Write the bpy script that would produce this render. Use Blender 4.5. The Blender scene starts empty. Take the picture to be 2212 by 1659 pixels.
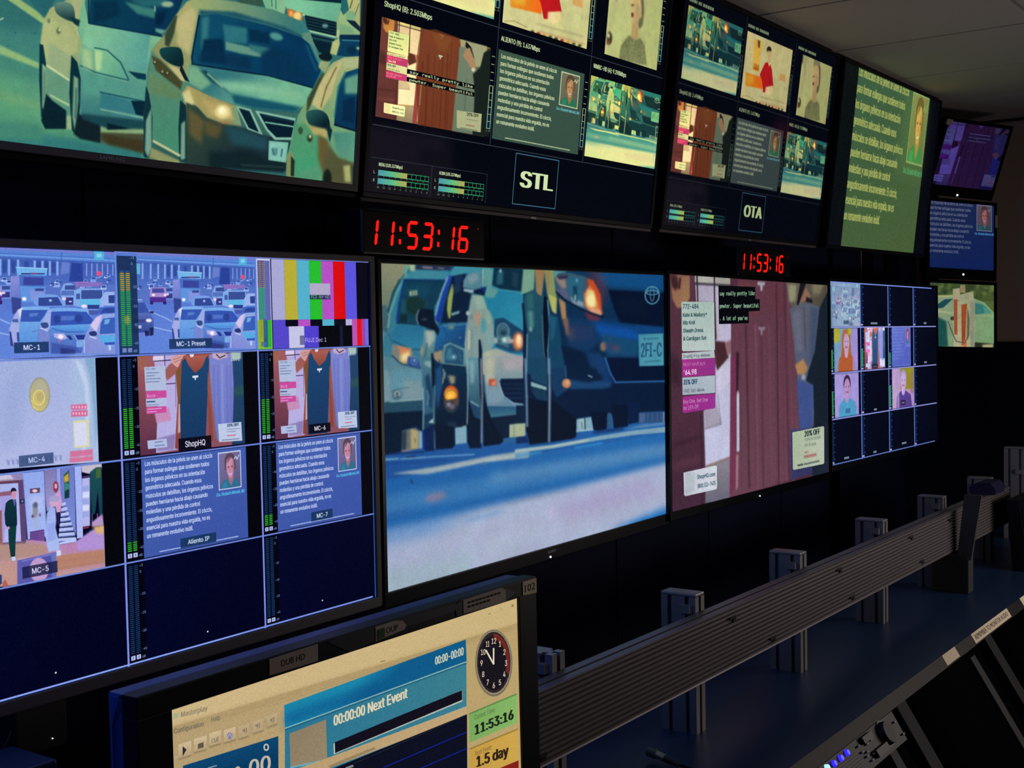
import bpy, bmesh, math, random
import numpy as np
from mathutils import Matrix, Vector

# ---------------------------------------------------------------- camera, light, exposure
SC = bpy.context.scene
COL = SC.collection
F_PX, IMG_W, IMG_H = 2696.543, 2212.0, 1659.0
CAM_P = np.array([-1.92100521, -1.70545554, 0.53545197])
YAW, PITCH, ROLL = -0.949037479, -0.043179934, 0.0184076302

def cam_rot(a, b, c):
    ca, sa = math.cos(a), math.sin(a)
    cb, sb = math.cos(b), math.sin(b)
    cc, sc = math.cos(c), math.sin(c)
    rz = np.array([[ca, -sa, 0], [sa, ca, 0], [0, 0, 1]])
    rx = np.array([[1, 0, 0], [0, cb, -sb], [0, sb, cb]])
    ry = np.array([[cc, 0, sc], [0, 1, 0], [-sc, 0, cc]])
    return rz @ rx @ ry
CR = cam_rot(YAW, PITCH, ROLL)
cam_d = bpy.data.cameras.new('camera')
cam_d.sensor_fit = 'HORIZONTAL'
cam_d.sensor_width = 36.0
cam_d.lens = F_PX / IMG_W * 36.0
cam_d.clip_start = 0.05
cam = bpy.data.objects.new('camera', cam_d)
COL.objects.link(cam)
m = Matrix.Identity(4)
for i in range(3):
    m[i][0], m[i][1], m[i][2], m[i][3] = CR[i, 0], CR[i, 2], -CR[i, 1], CAM_P[i]
cam.matrix_world = m
SC.camera = cam

world = bpy.data.worlds.new('dark_room')
world.use_nodes = True
world.node_tree.nodes['Background'].inputs[0].default_value = (0.35, 0.4, 0.6, 1)
world.node_tree.nodes['Background'].inputs[1].default_value = 0.0
SC.world = world

def area_light(name, loc, aim, size, power, color):
    d = bpy.data.lights.new(name, 'AREA')
    d.shape = 'RECTANGLE'; d.size, d.size_y = size
    d.energy = power; d.color = color
    o = bpy.data.objects.new(name, d); COL.objects.link(o)
    o.location = loc
    o.rotation_euler = (Vector(aim) - Vector(loc)).to_track_quat('-Z', 'Y').to_euler()
    return o
# warm lamp light from the operators' side of the room, behind the photographer
area_light('warm_room_lamp', (0.2, -3.8, 1.25), (1.6, 0, 0.1), (1.2, 0.4), 7.0, (1.0, 0.84, 0.76))
# operator work-station displays on the near side of the console
area_light('operator_displays', (2.7, -1.9, 0.05), (2.2, -0.6, -0.30), (1.2, 0.4), 11.0, (1.0, 0.88, 0.80))
# added blue fill light, no seen source; strengthens the blue on the monitor top
area_light('added_blue_fill', (-1.75, -0.12, 1.05), (-0.6, -0.75, 0.05), (0.6, 0.6), 9.0, (0.12, 0.28, 1.0))

SC.view_settings.view_transform = 'Standard'
SC.view_settings.look = 'None'
SC.view_settings.gamma = 1.0
SC.view_settings.exposure = 0.0
SC.view_settings.use_curve_mapping = False

# ---------------------------------------------------------------- materials
def hexrgb(h):
    return np.array([int(h[i:i + 2], 16) for i in (0, 2, 4)], np.float32) / 255.0
def lin(c):
    c = np.asarray(c, float)
    return np.where(c <= 0.04045, c / 12.92, ((c + 0.055) / 1.055) ** 2.4)
_MATS = {}
def mat(name, col, rough=0.5, metal=0.0, spec=0.4, var=0.0, scale=40.0, emit=None, strength=1.0, bump=0.0, stretch=(1, 1, 1)):
    if name in _MATS:
        return _MATS[name]
    mt = bpy.data.materials.new(name); mt.use_nodes = True
    nt = mt.node_tree; b = nt.nodes['Principled BSDF']
    c = tuple(lin(hexrgb(col))) + (1.0,)
    b.inputs['Base Color'].default_value = c
    b.inputs['Roughness'].default_value = rough
    b.inputs['Metallic'].default_value = metal
    b.inputs['Specular IOR Level'].default_value = spec
    if emit:
        b.inputs['Emission Color'].default_value = tuple(lin(hexrgb(emit))) + (1.0,)
        b.inputs['Emission Strength'].default_value = strength
    if var > 0 or bump > 0:
        tc = nt.nodes.new('ShaderNodeTexCoord')
        mp = nt.nodes.new('ShaderNodeMapping'); mp.inputs['Scale'].default_value = stretch
        nz = nt.nodes.new('ShaderNodeTexNoise'); nz.inputs['Scale'].default_value = scale
        nz.inputs['Detail'].default_value = 5.0
        nt.links.new(tc.outputs['Object'], mp.inputs['Vector'])
        nt.links.new(mp.outputs['Vector'], nz.inputs['Vector'])
        if var > 0:
            mx = nt.nodes.new('ShaderNodeMix'); mx.data_type = 'RGBA'
            a = np.array(c[:3])
            mx.inputs[6].default_value = tuple(a * (1 - var)) + (1,)
            mx.inputs[7].default_value = tuple(np.clip(a * (1 + var), 0, 1)) + (1,)
            nt.links.new(nz.outputs['Fac'], mx.inputs[0])
            nt.links.new(mx.outputs[2], b.inputs['Base Color'])
        if bump > 0:
            bp = nt.nodes.new('ShaderNodeBump'); bp.inputs['Strength'].default_value = bump
            bp.inputs['Distance'].default_value = 0.002
            nt.links.new(nz.outputs['Fac'], bp.inputs['Height'])
            nt.links.new(bp.outputs['Normal'], b.inputs['Normal'])
    _MATS[name] = mt
    return mt

# ---------------------------------------------------------------- mesh helpers
class MB:
    """collects shapes of one part and links them as one mesh object"""
    def __init__(s):
        s.bm = bmesh.new()
    def box(s, x0, x1, y0, y1, z0, z1, bevel=0.0):
        v = [s.bm.verts.new(p) for p in ((x0, y0, z0), (x1, y0, z0), (x1, y1, z0), (x0, y1, z0),
                                          (x0, y0, z1), (x1, y0, z1), (x1, y1, z1), (x0, y1, z1))]
        f = [s.bm.faces.new([v[i] for i in q]) for q in ((0, 3, 2, 1), (4, 5, 6, 7), (0, 1, 5, 4), (1, 2, 6, 5), (2, 3, 7, 6), (3, 0, 4, 7))]
        if bevel > 0:
            es = list({e for q in f for e in q.edges})
            bmesh.ops.bevel(s.bm, geom=es, offset=bevel, segments=2, affect='EDGES', profile=0.6)
        return s
    def prism(s, pts, axis, a0, a1):
        """extrude a closed 2D outline along axis ('x','y','z') from a0 to a1"""
        def P(p, a):
            return {'x': (a, p[0], p[1]), 'y': (p[0], a, p[1]), 'z': (p[0], p[1], a)}[axis]
        A = [s.bm.verts.new(P(p, a0)) for p in pts]
        B = [s.bm.verts.new(P(p, a1)) for p in pts]
        n = len(pts)
        s.bm.faces.new(A); s.bm.faces.new(B[::-1])
        for i in range(n):
            s.bm.faces.new((A[i], B[i], B[(i + 1) % n], A[(i + 1) % n]))
        return s
    def cyl(s, p0, p1, r0, r1=None, n=16):
        r1 = r0 if r1 is None else r1
        p0, p1 = Vector(p0), Vector(p1)
        d = (p1 - p0).normalized()
        u = d.orthogonal().normalized(); w = d.cross(u)
        A, B = [], []
        for i in range(n):
            a = 2 * math.pi * i / n
            q = u * math.cos(a) + w * math.sin(a)
            A.append(s.bm.verts.new(p0 + q * r0)); B.append(s.bm.verts.new(p1 + q * r1))
        s.bm.faces.new(A[::-1]); s.bm.faces.new(B)
        for i in range(n):
            s.bm.faces.new((A[i], A[(i + 1) % n], B[(i + 1) % n], B[i]))
        return s
    def tube(s, pts, r, n=8):
        for a, b in zip(pts[:-1], pts[1:]):
            s.cyl(a, b, r, n=n)
        return s
    def build(s, name, material, parent=None, smooth=False):
        bmesh.ops.recalc_face_normals(s.bm, faces=s.bm.faces)
        me = bpy.data.meshes.new(name)
        s.bm.to_mesh(me); s.bm.free()
        if smooth:
            for p in me.polygons: p.use_smooth = True
        me.materials.append(material)
        o = bpy.data.objects.new(name, me); COL.objects.link(o)
        o.parent = parent
        return o
def tag(o, label=None, cat=None, group=None, kind=None):
    for k, v in (('label', label), ('category', cat), ('group', group), ('kind', kind)):
        if v: o[k] = v
    return o
def empty(name, loc=(0, 0, 0), rot=None):
    o = bpy.data.objects.new(name, None); COL.objects.link(o)
    o.empty_display_size = 0.05
    M = rot.to_4x4() if rot is not None else Matrix.Identity(4)
    M.translation = Vector(loc)
    o.matrix_world = M
    return o
def copy_tree(o, parent=None):
    c = o.copy(); COL.objects.link(c); c.parent = parent
    for ch in list(o.children):
        if ch != c: copy_tree(ch, c)
    return c

# ---------------------------------------------------------------- text outlines (built-in font)
import os
def bundled_font(fn):
    try:
        return bpy.data.fonts.load(os.path.join(bpy.utils.system_resource('DATAFILES'), 'fonts', fn))
    except Exception:
        return None
FONT = bundled_font('Inter.woff2')
FONT_MONO = bundled_font('DejaVuSansMono.woff2')
CAP = 0.729
_TXT = {}
def text_outline(s, mono=False):
    """closed polylines of a string at cap height 1, and its width"""
    if (s, mono) in _TXT: return _TXT[(s, mono)]
    cu = bpy.data.curves.new('t', 'FONT'); cu.body = s; cu.size = 1.0; cu.fill_mode = 'NONE'; cu.resolution_u = 3
    if mono and FONT_MONO: cu.font = FONT_MONO
    elif FONT: cu.font = FONT
    ob = bpy.data.objects.new('t', cu); COL.objects.link(ob)
    dg = bpy.context.evaluated_depsgraph_get()
    c2 = ob.evaluated_get(dg).to_curve(dg)
    res = []
    for sp in c2.splines:
        if sp.type == 'BEZIER':
            bp = sp.bezier_points; n = len(bp); pts = []
            for i in range(n):
                a, b = bp[i], bp[(i + 1) % n]
                p0, h0, h1, p1 = [np.array(v[:2]) for v in (a.co, a.handle_right, b.handle_left, b.co)]
                straight = abs(np.cross(h0 - p0, p1 - p0)) < 1e-6 and abs(np.cross(h1 - p0, p1 - p0)) < 1e-6
                for t in ((0,) if straight else (0, .25, .5, .75)):
                    pts.append((1 - t) ** 3 * p0 + 3 * t * (1 - t) ** 2 * h0 + 3 * t * t * (1 - t) * h1 + t ** 3 * p1)
            res.append(np.array(pts))
        else:
            res.append(np.array([p.co[:2] for p in sp.points]))
    ob.to_curve_clear() if hasattr(ob, 'to_curve_clear') else None
    bpy.data.objects.remove(ob); bpy.data.curves.remove(cu)
    cap = CAP
    res = [r / cap for r in res if len(r) > 2]
    w = max((r[:, 0].max() for r in res), default=1.0)
    _TXT[(s, mono)] = (res, w)
    return _TXT[(s, mono)]

_h = text_outline('H')[0]
CAP = CAP * max(r[:, 1].max() for r in _h)
_TXT.clear()

def lettering(name, s, parent, origin, ex, ez, height, width, material, depth=0.0006):
    """flat printed lettering as a thin mesh: origin lower-left, ex along the line, ez up (local vectors)"""
    cu = bpy.data.curves.new('t', 'FONT'); cu.body = s; cu.size = 1.0; cu.resolution_u = 2
    ob = bpy.data.objects.new('t', cu); COL.objects.link(ob)
    dg = bpy.context.evaluated_depsgraph_get()
    me = bpy.data.meshes.new_from_object(ob.evaluated_get(dg))
    bpy.data.objects.remove(ob); bpy.data.curves.remove(cu)
    xs = [v.co.x for v in me.vertices]; w = max(xs) - min(xs); x0 = min(xs)
    ex, ez, origin = Vector(ex), Vector(ez), Vector(origin)
    n = ex.cross(ez)
    for v in me.vertices:
        v.co = origin + ex * ((v.co.x - x0) / w * width) + ez * (v.co.y / 0.729 * height) + n * depth
    me.name = name
    me.materials.clear(); me.materials.append(material)
    o = bpy.data.objects.new(name, me); COL.objects.link(o); o.parent = parent
    return o
# ---------------------------------------------------------------- drawing what the displays show
# Each display's picture is drawn by code into a pixel buffer (anti-aliased polygons, strokes, type).
def mask_poly(polys, W, H, ss=3):
    """signed-area coverage of closed outlines; returns (x0,y0,mask)"""
    allp = np.concatenate(polys)
    x0, y0 = np.floor(allp.min(0)).astype(int); x1, y1 = np.ceil(allp.max(0)).astype(int)
    x0, y0, x1, y1 = max(x0, 0), max(y0, 0), min(x1 + 1, W), min(y1 + 1, H)
    if x1 <= x0 or y1 <= y0: return None
    w, h = x1 - x0, y1 - y0
    acc = np.zeros((h * ss, w + 2), np.float32)
    for P in polys:
        A = P - (x0, y0); B = np.roll(A, -1, 0)
        for (ax, ay), (bx, by) in zip(A, B):
            if ay == by: continue
            sgn = 1.0
            if ay > by: ax, ay, bx, by, sgn = bx, by, ax, ay, -1.0
            r0 = max(int(math.ceil(ay * ss - 0.5)), 0); r1 = min(int(math.ceil(by * ss - 0.5)), h * ss)
            if r1 <= r0: continue
            r = np.arange(r0, r1)
            x = ax + ((r + 0.5) / ss - ay) * (bx - ax) / (by - ay)
            x = np.clip(x, 0, w); i = x.astype(int); f = x - i
            acc[r, i] += sgn * (1 - f); acc[r, i + 1] += sgn * f
    m = np.clip(np.abs(np.cumsum(acc, 1)[:, :w]), 0, 1)
    return x0, y0, m.reshape(h, ss, w).mean(1)
def box1(a, r, ax):
    if r < 1: return a
    a = np.moveaxis(a, ax, 0); n = a.shape[0]
    c = np.concatenate([np.repeat(a[:1], r + 1, 0), a, np.repeat(a[-1:], r, 0)]).cumsum(0)
    return np.moveaxis((c[2 * r + 1:2 * r + 1 + n] - c[:n]) / (2 * r + 1), 0, ax)
def blur2(a, rx, ry):
    rx, ry = int(round(rx)), int(round(ry))
    for _ in range(2): a = box1(box1(a, ry, 0), rx, 1)
    return a
def P_(s):
    return np.array([[float(q) for q in p.split(',')] for p in s.split()]) if isinstance(s, str) else np.asarray(s, float)
def spline(p, n=5):
    a, b, c, d = np.roll(p, 1, 0), p, np.roll(p, -1, 0), np.roll(p, -2, 0)
    out = []
    for t in np.arange(n) / n:
        out.append(0.5 * ((2 * b) + (-a + c) * t + (2 * a - 5 * b + 4 * c - d) * t * t + (-a + 3 * b - 3 * c + d) * t ** 3))
    return np.stack(out, 1).reshape(-1, 2)

class Cv:
    """a drawing surface; T maps drawing coordinates to 0..1 across (u) and down (v)"""
    def __init__(s, w, h, bg='000000', T=None):
        s.w, s.h = w, h
        s.a = np.empty((h, w, 3), np.float32); s.a[:] = hexrgb(bg)
        s.T = T or (lambda p: p)
    def fr(s, base, x0=0.0, y0=0.0, k=1.0):
        """drawing coordinates = enlarged detail with origin x0,y0 and factor k"""
        s.T = lambda p: base(p / k + (x0, y0))
        return s
    def rect_frame(s, u0, v0, u1, v1):
        s.T = lambda p: np.stack([u0 + p[:, 0] * (u1 - u0), v0 + p[:, 1] * (v1 - v0)], 1)
        return s
    def px(s, p): return s.T(p) * (s.w, s.h)
    def put(s, r, col, a=1.0, blur=0, ctr=None, g=None, col2=None):
        if r is None: return
        x0, y0, m = r
        if blur:
            c = ctr; q = s.px(np.array([c, c + (1, 0), c + (0, 1)]))
            bx, by = abs(q[1] - q[0]).max() * blur, abs(q[2] - q[0]).max() * blur
            bx, by = min(bx, 90), min(by, 90)
            X0, Y0 = max(0, int(x0 - 2 * bx)), max(0, int(y0 - 2 * by))
            X1, Y1 = min(s.w, int(x0 + m.shape[1] + 2 * bx)), min(s.h, int(y0 + m.shape[0] + 2 * by))
            M = np.zeros((Y1 - Y0, X1 - X0), np.float32)
            M[y0 - Y0:y0 - Y0 + m.shape[0], x0 - X0:x0 - X0 + m.shape[1]] = m
            m = blur2(M, bx, by); x0, y0 = X0, Y0
        h, w = m.shape
        C = hexrgb(col)
        if col2 is not None:
            q = s.px(P_(g)); d = q[1] - q[0]
            yy, xx = np.mgrid[y0:y0 + h, x0:x0 + w]
            t = np.clip(((xx - q[0, 0]) * d[0] + (yy - q[0, 1]) * d[1]) / (d @ d), 0, 1)[..., None]
            C = C * (1 - t) + hexrgb(col2) * t
        m = (m * a)[..., None]
        t = s.a[y0:y0 + h, x0:x0 + w]
        t += (C - t) * m
    def p(s, pts, col, a=1.0, blur=0, sm=False, col2=None, g=None):
        q = P_(pts)
        if sm: q = spline(q)
        s.put(mask_poly([s.px(q)], s.w, s.h), col, a, blur, q.mean(0), g, col2)
        return s
    def r(s, x0, y0, x1, y1, col, **k):
        return s.p([(x0, y0), (x1, y0), (x1, y1), (x0, y1)], col, **k)
    def e(s, cx, cy, rx, ry, col, a=1.0, blur=0, rot=0.0, col2=None, g=None):
        t = np.linspace(0, 2 * math.pi, 28)[:-1]; c, d = math.cos(rot), math.sin(rot)
        x, y = rx * np.cos(t), ry * np.sin(t)
        return s.p(np.stack([cx + x * c - y * d, cy + x * d + y * c], 1), col, a, blur, False, col2, g)
    def ring(s, cx, cy, rx, ry, w, col, a=1.0):
        t = np.linspace(0, 2 * math.pi, 33)
        return s.l(np.stack([cx + rx * np.cos(t), cy + ry * np.sin(t)], 1), col, w, a)
    def l(s, pts, col, w=1.0, a=1.0, blur=0):
        q = P_(pts)
        for A, B in zip(q[:-1], q[1:]):
            d = B - A; L = math.hypot(*d)
            if L == 0: continue
            n = np.array([-d[1], d[0]]) / L * w / 2; e = d / L * w * 0.25
            s.p([A + n - e, B + n + e, B - n + e, A - n - e], col, a, blur)
        return s
    def t(s, txt, p0, p1, h, col, a=1.0, bold=0.0, mono=False, width=None):
        """one line of type from baseline point p0 towards p1 (width fitted unless width is a factor), h = cap height"""
        p0, p1 = np.array(p0, float), np.array(p1, float)
        ol, w = text_outline(txt, mono)
        d = p1 - p0
        sx = math.hypot(*d) / w; ex = d / math.hypot(*d)
        up = np.array([0.0, -1.0])
        q = [p0 + np.outer(o[:, 0] * sx, ex) + np.outer(o[:, 1] * h, up) for o in ol]
        r = mask_poly([s.px(k) for k in q], s.w, s.h)
        s.put(r, col, a)
        if bold:
            for dx in (-bold, bold):
                s.put(mask_poly([s.px(k + (dx, 0)) for k in q], s.w, s.h), col, a)
        return s
    def stamp(s, pic, u0, v0, u1, v1, grade=None, src=(0, 0, 1, 1), a=1.0):
        x0, y0, x1, y1 = [int(round(q)) for q in (u0 * s.w, v0 * s.h, u1 * s.w, v1 * s.h)]
        A = pic.a
        H, W = A.shape[:2]
        A = A[int(src[1] * H):int(src[3] * H), int(src[0] * W):int(src[2] * W)]
        w, h = max(x1 - x0, 1), max(y1 - y0, 1)
        fx, fy = max(1, A.shape[1] // w), max(1, A.shape[0] // h)
        A = A[:A.shape[0] // fy * fy, :A.shape[1] // fx * fx]
        A = A.reshape(A.shape[0] // fy, fy, A.shape[1] // fx, fx, 3).mean((1, 3))
        X = np.clip((np.arange(w) + .5) / w * A.shape[1] - .5, 0, A.shape[1] - 1.001)
        Y = np.clip((np.arange(h) + .5) / h * A.shape[0] - .5, 0, A.shape[0] - 1.001)
        xi, yi = X.astype(int), Y.astype(int)
        xj, yj = np.minimum(xi + 1, A.shape[1] - 1), np.minimum(yi + 1, A.shape[0] - 1)
        fx, fy = (X - xi)[None, :, None], (Y - yi)[:, None, None]
        B = (A[yi][:, xi] * (1 - fx) + A[yi][:, xj] * fx) * (1 - fy) + (A[yj][:, xi] * (1 - fx) + A[yj][:, xj] * fx) * fy
        if grade is not None: B = grade(B)
        cx0, cy0, cx1, cy1 = max(x0, 0), max(y0, 0), min(x1, s.w), min(y1, s.h)
        B = B[cy0 - y0:cy1 - y0, cx0 - x0:cx1 - x0]
        t = s.a[cy0:cy1, cx0:cx1]
        t += (B - t) * a
        return s
    def soft(s, rx, ry):
        s.a = blur2(s.a, rx, ry); return s
    def mottle(s, amt, seed=1):
        """cloudy tone variation at several sizes"""
        rs = np.random.RandomState(seed); f = np.zeros((s.h, s.w, 3), np.float32)
        for c, k in ((5, .7), (14, 1.0), (44, 1.0)):
            g = rs.normal(0, 1, (s.h // c + 2, s.w // c + 2, 1)) + .35 * rs.normal(0, 1, (s.h // c + 2, s.w // c + 2, 3))
            g = np.repeat(np.repeat(g.astype(np.float32), c, 0), c, 1)[:s.h, :s.w]
            f += blur2(g, c * .6, c * .6) * k
        s.a = np.clip(s.a * (1 + f * amt), 0, 1)
        return s
    def grain(s, amt, seed=1):
        rs = np.random.RandomState(seed)
        n = rs.normal(0, 1, (s.h, s.w, 1)).astype(np.float32) + 0.5 * rs.normal(0, 1, (s.h, s.w, 3)).astype(np.float32)
        n = box1(box1(n, 1, 0), 1, 1) * 2
        s.a = np.clip(s.a + n * amt * .5 * (0.35 + s.a.mean(2, keepdims=True)), 0, 1)
        return s
    def image(s, name):
        im = bpy.data.images.new(name, s.w, s.h, alpha=False)
        buf = np.ones((s.h, s.w, 4), np.float32)
        buf[..., :3] = np.clip(s.a[::-1], 0, 1)
        im.pixels.foreach_set(buf.ravel())
        im.update(); im.pack()
        return im
def gain(r, g, b, k=1.0, gam=1.0, off=(0, 0, 0)):
    K = np.array([r, g, b], np.float32) * k; O = np.array(off, np.float32)
    return lambda a: np.clip(np.clip(a, 0, 1) ** gam * K + O, 0, 1)

# ---------------------------------------------------------------- display poses: centre, yaw, tilt, roll, size
TVW, TVH = 1.21, 0.68
DISP = {
    'A': ((-0.5888, 0.0466, 1.1832), 0.0028, 0.0957, -0.0014, TVW, TVH),
    'B': ((0.6668, 0.0442, 1.1725), -0.005, 0.1212, 0.0003, TVW, TVH),
    'C': ((1.9647, 0.049, 1.1784), 0.0107, 0.1345, 0.0041, TVW, TVH),
    'D': ((3.2452, 0.0516, 1.1811), 0.0112, 0.1177, 0.0093, TVW, TVH),
    'E': ((-0.6438, -0.0052, 0.3344), -0.0024, 0.0052, 0.0053, TVW, TVH),
    'F': ((0.6132, 0.0076, 0.3396), 0.0035, 0.0058, 0.0047, TVW, TVH),
    'G': ((1.8374, 0.0028, 0.3415), 0.003, -0.0029, -0.0081, TVW, TVH),
    'H': ((3.0915, 0.0022, 0.3499), -0.0172, -0.0086, -0.0054, TVW, TVH),
    'I': ((4.1966, -0.02, 1.317), -0.4989, 0.3334, -0.0487, 0.396, 0.296),
    'J': ((4.247, 0.036, 0.947), -0.4879, -0.0261, -0.0358, 0.422, 0.316),
    'K': ((4.21, 0.026, 0.566), -0.5309, -0.0346, -0.0369, 0.402, 0.301),
    'M': ((-0.6575, -0.5573, -0.089), 0.014, -0.01, -0.003, 0.70, 0.394),
}
def pose_rot(yaw, tilt, roll):
    return Matrix.Rotation(yaw, 3, 'Z') @ Matrix.Rotation(tilt, 3, 'X') @ Matrix.Rotation(-roll, 3, 'Y')
def surface_map(k):
    """where a line of sight through a photograph point meets display k, as u,v on that display"""
    c, yaw, tilt, roll, w, h = DISP[k]
    R = np.array(pose_rot(yaw, tilt, roll))
    cc = np.array(c)
    def f(p):
        p = np.asarray(p, float)
        d = np.stack([(p[:, 0] - IMG_W / 2) / F_PX, np.ones(len(p)), -(p[:, 1] - IMG_H / 2) / F_PX], 1) @ CR.T
        n = R[:, 1]
        t = ((cc - CAM_P) @ n) / (d @ n)
        q = (CAM_P + d * t[:, None] - cc) @ R
        return np.stack([q[:, 0] / w + .5, .5 - q[:, 2] / h], 1)
    return f
SM = {k: surface_map(k) for k in DISP}
# ---------------------------------------------------------------- pictures shown on several displays
def sub_map(k, u0, v0, u1, v1):
    f = SM[k]
    return lambda p: (f(p) - (u0, v0)) / (u1 - u0, v1 - v0)

def draw_cars():
    """low view of waiting cars, as on the centre display"""
    s = Cv(1240, 698, '1c4a6c'); K = 3.966
    q1 = lambda: s.fr(SM['F'], 815, 560, K); q2 = lambda: s.fr(SM['F'], 815, 780, K); q3 = lambda: s.fr(SM['F'], 1120, 560, K); q4 = lambda: s.fr(SM['F'], 1120, 780, K)
    # road and kerb first
    s.fr(SM['F'], 800, 440, 1.929)
    s.p('20,960 1260,860 1260,1010 20,1180', '1d4f92', col2='2160a4', g='60,1080 1200,930')
    s.p('20,1160 640,1050 1260,955 1260,1110 640,1230 20,1400', '1f5fa2', col2='2468ac', g='60,1250 1200,1030', blur=3)
    s.p('20,1225 700,1100 1260,1000 1260,1050 700,1170 20,1310', '3c78b0', a=.85, blur=14); s.p('500,1120 1260,990 1260,1040 500,1170', '5c8cb8', a=.6, blur=14)
    s.p('20,1366 400,1282 800,1190 1260,1075 1260,1320 20,1680', '6c92c2', col2='a4b0cc', g='300,1270 380,1420', blur=16)
    s.p('20,1430 560,1310 1260,1150 1260,1250 700,1440 20,1650', 'a6adc8', a=.9, blur=22); s.p('760,1250 1180,1130 1200,1210 820,1330', 'a49cc4', a=.7, blur=25)
    s.p('20,1540 420,1450 420,1530 20,1650', '98b0bc', a=.7, blur=22); s.p('480,1400 700,1340 700,1420 480,1480', 'aab6cc', a=.7, blur=20); s.e(760, 1290, 14, 30, 'b8b0d0', a=.6, blur=8)
    s.p('600,1490 900,1400 1260,1250 1260,1315 900,1410', '3478bc', a=.95, blur=15); s.p('1000,1360 1260,1275 1260,1315 1000,1380', '1c68b0', blur=9)
    s.e(272, 1222, 46, 18, '8c7890', a=.75, blur=10, rot=-.25); s.e(120, 1290, 60, 14, '2a5a9c', a=.5, blur=10, rot=-.25); s.e(480, 1300, 90, 10, '4c88c0', a=.4, blur=8, rot=-.25); s.l('168,1150 175,1165', '1c3c5c', 8, blur=2)
    q2()
    s.l('60,845 180,836', '6ca0bc', 15, blur=3); s.l('200,838 420,824', '6494b8', 14, blur=4); s.l('430,822 830,800', '5c90bc', 13, blur=4); s.l('250,822 330,816', '0c2444', 8, blur=3); s.l('60,800 400,778', '102c5c', 12, blur=5); s.l('60,880 600,850', '183c80', 16, a=.6, blur=8)
    s.p('120,965 500,905 1000,805 1300,762 1300,826 900,872 600,935 420,970', '94a6b0', blur=9); s.p('560,925 1000,830 1300,785 1300,800 900,862', 'b4bcb8', a=.7, blur=5); s.p('880,880 930,860 930,900', '48709c', a=.6, blur=8)
    q4()
    s.p('-30,755 300,715 700,640 1000,592 1265,562 1265,610 1000,632 700,676 300,748 -30,792', '7ca0b4', blur=4); s.p('-30,765 300,722 600,668 600,684 300,738 -30,782', 'a8b8b4', blur=4); s.p('480,735 720,694 720,712 480,752', '2c84c4', blur=6); s.p('-30,800 200,770 200,790 -30,830', '3c8cb8', a=.8, blur=8)
    # first car
    q1()
    s.p('10,20 300,45 220,140 140,260 100,420 10,440', '86886c', col2='68796a', g='60,80 60,400', blur=4); s.p('25,395 80,395 95,470 80,600 60,680 25,560', '40606a', blur=6); s.p('30,600 90,640 80,960 30,960', '54848c', blur=10)
    s.p('330,88 620,100 570,300 490,480 410,600 380,780 390,980 30,980 40,720 90,590 104,430 165,250 244,130 274,92', '2c7086', col2='3a7890', g='300,120 200,900', blur=2)
    s.p('250,130 335,92 610,102 592,182 240,178', '3b8294', blur=7); s.p('330,42 640,50 620,92 330,86', '24304a', blur=4); s.l('390,68 470,74', 'a88c90', 12, blur=4); s.l('520,74 570,80', '9c8488', 8, blur=4); s.p('276,48 326,48 322,102 280,100', '9cb48c', blur=5); s.p('240,60 275,50 250,130 225,130', '5c9c94', blur=4)
    s.l('246,132 165,290 100,480', '5a9a96', 18, blur=4); s.l('192,170 130,300 94,450', '0e2c3c', 9, blur=2); s.l('106,480 90,590', '88aca0', 12, blur=4)
    s.p('224,174 584,180 548,300 492,400 472,566 340,560 172,546 164,500 200,300', '0e374e', col2='123e52', g='300,200 350,550'); s.l('236,180 190,380 172,545', '0e3474', 22, blur=5); s.l('230,176 580,182', '0c2c5c', 14, blur=3); s.l('172,548 345,562', '0c2440', 10, blur=2)
    s.p('215,260 300,210 460,210 430,330 250,330', '124258', a=.8, blur=14); s.e(322, 395, 84, 82, '15302f', blur=10); s.p('195,470 260,470 250,545 195,540', '0e2830', blur=6); s.p('210,330 250,350 240,470 200,470', '1c5058', a=.8, blur=8); s.p('420,320 500,300 470,420 430,420', '12364c', blur=10)
    s.p('274,272 342,264 344,308 276,316', '8ca084', blur=3); s.l('300,268 302,312', '34545a', 8, blur=2); s.l('322,266 324,310', '34545a', 7, blur=2)
    s.p('180,556 480,572 410,600 396,770 318,780 140,716 120,650 150,590', '256a8c', col2='2c7a9a', g='250,570 260,770', blur=4); s.l('132,700 290,772 390,776', '102c48', 6, blur=2); s.l('100,640 130,720', '2c5468', 10, blur=4)
    s.p('126,730 292,762 306,830 268,908 200,892 122,822', '787c78', blur=2); s.p('160,740 285,765 290,820 200,790', 'c07c58', blur=7); s.e(236, 836, 44, 58, 'c8b078', blur=9, rot=.4); s.e(240, 828, 26, 40, 'f0d898', blur=7, rot=.4); s.e(222, 790, 36, 22, 'd88458', a=.8, blur=8); s.p('262,830 345,852 386,936 300,925 256,900', '32508c', blur=3); s.ring(318, 868, 26, 34, 6, '5c80b8', .8); s.e(318, 866, 12, 14, '7c98c0', blur=3); s.l('125,825 205,895 375,940', '0e2038', 7, blur=2)
    q2()
    s.p('30,-40 130,-30 205,35 385,76 394,335 120,352 56,450 30,440', '56808e', col2='64889a', g='150,20 200,330', blur=3); s.p('120,60 380,90 380,220 240,228 130,250', '5c90a0', a=.8, blur=18); s.p('60,60 110,100 110,330 60,380', '7c98a0', a=.7, blur=12); s.p('220,160 385,180 385,320 230,330', '7c9298', a=.8, blur=18)
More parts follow.
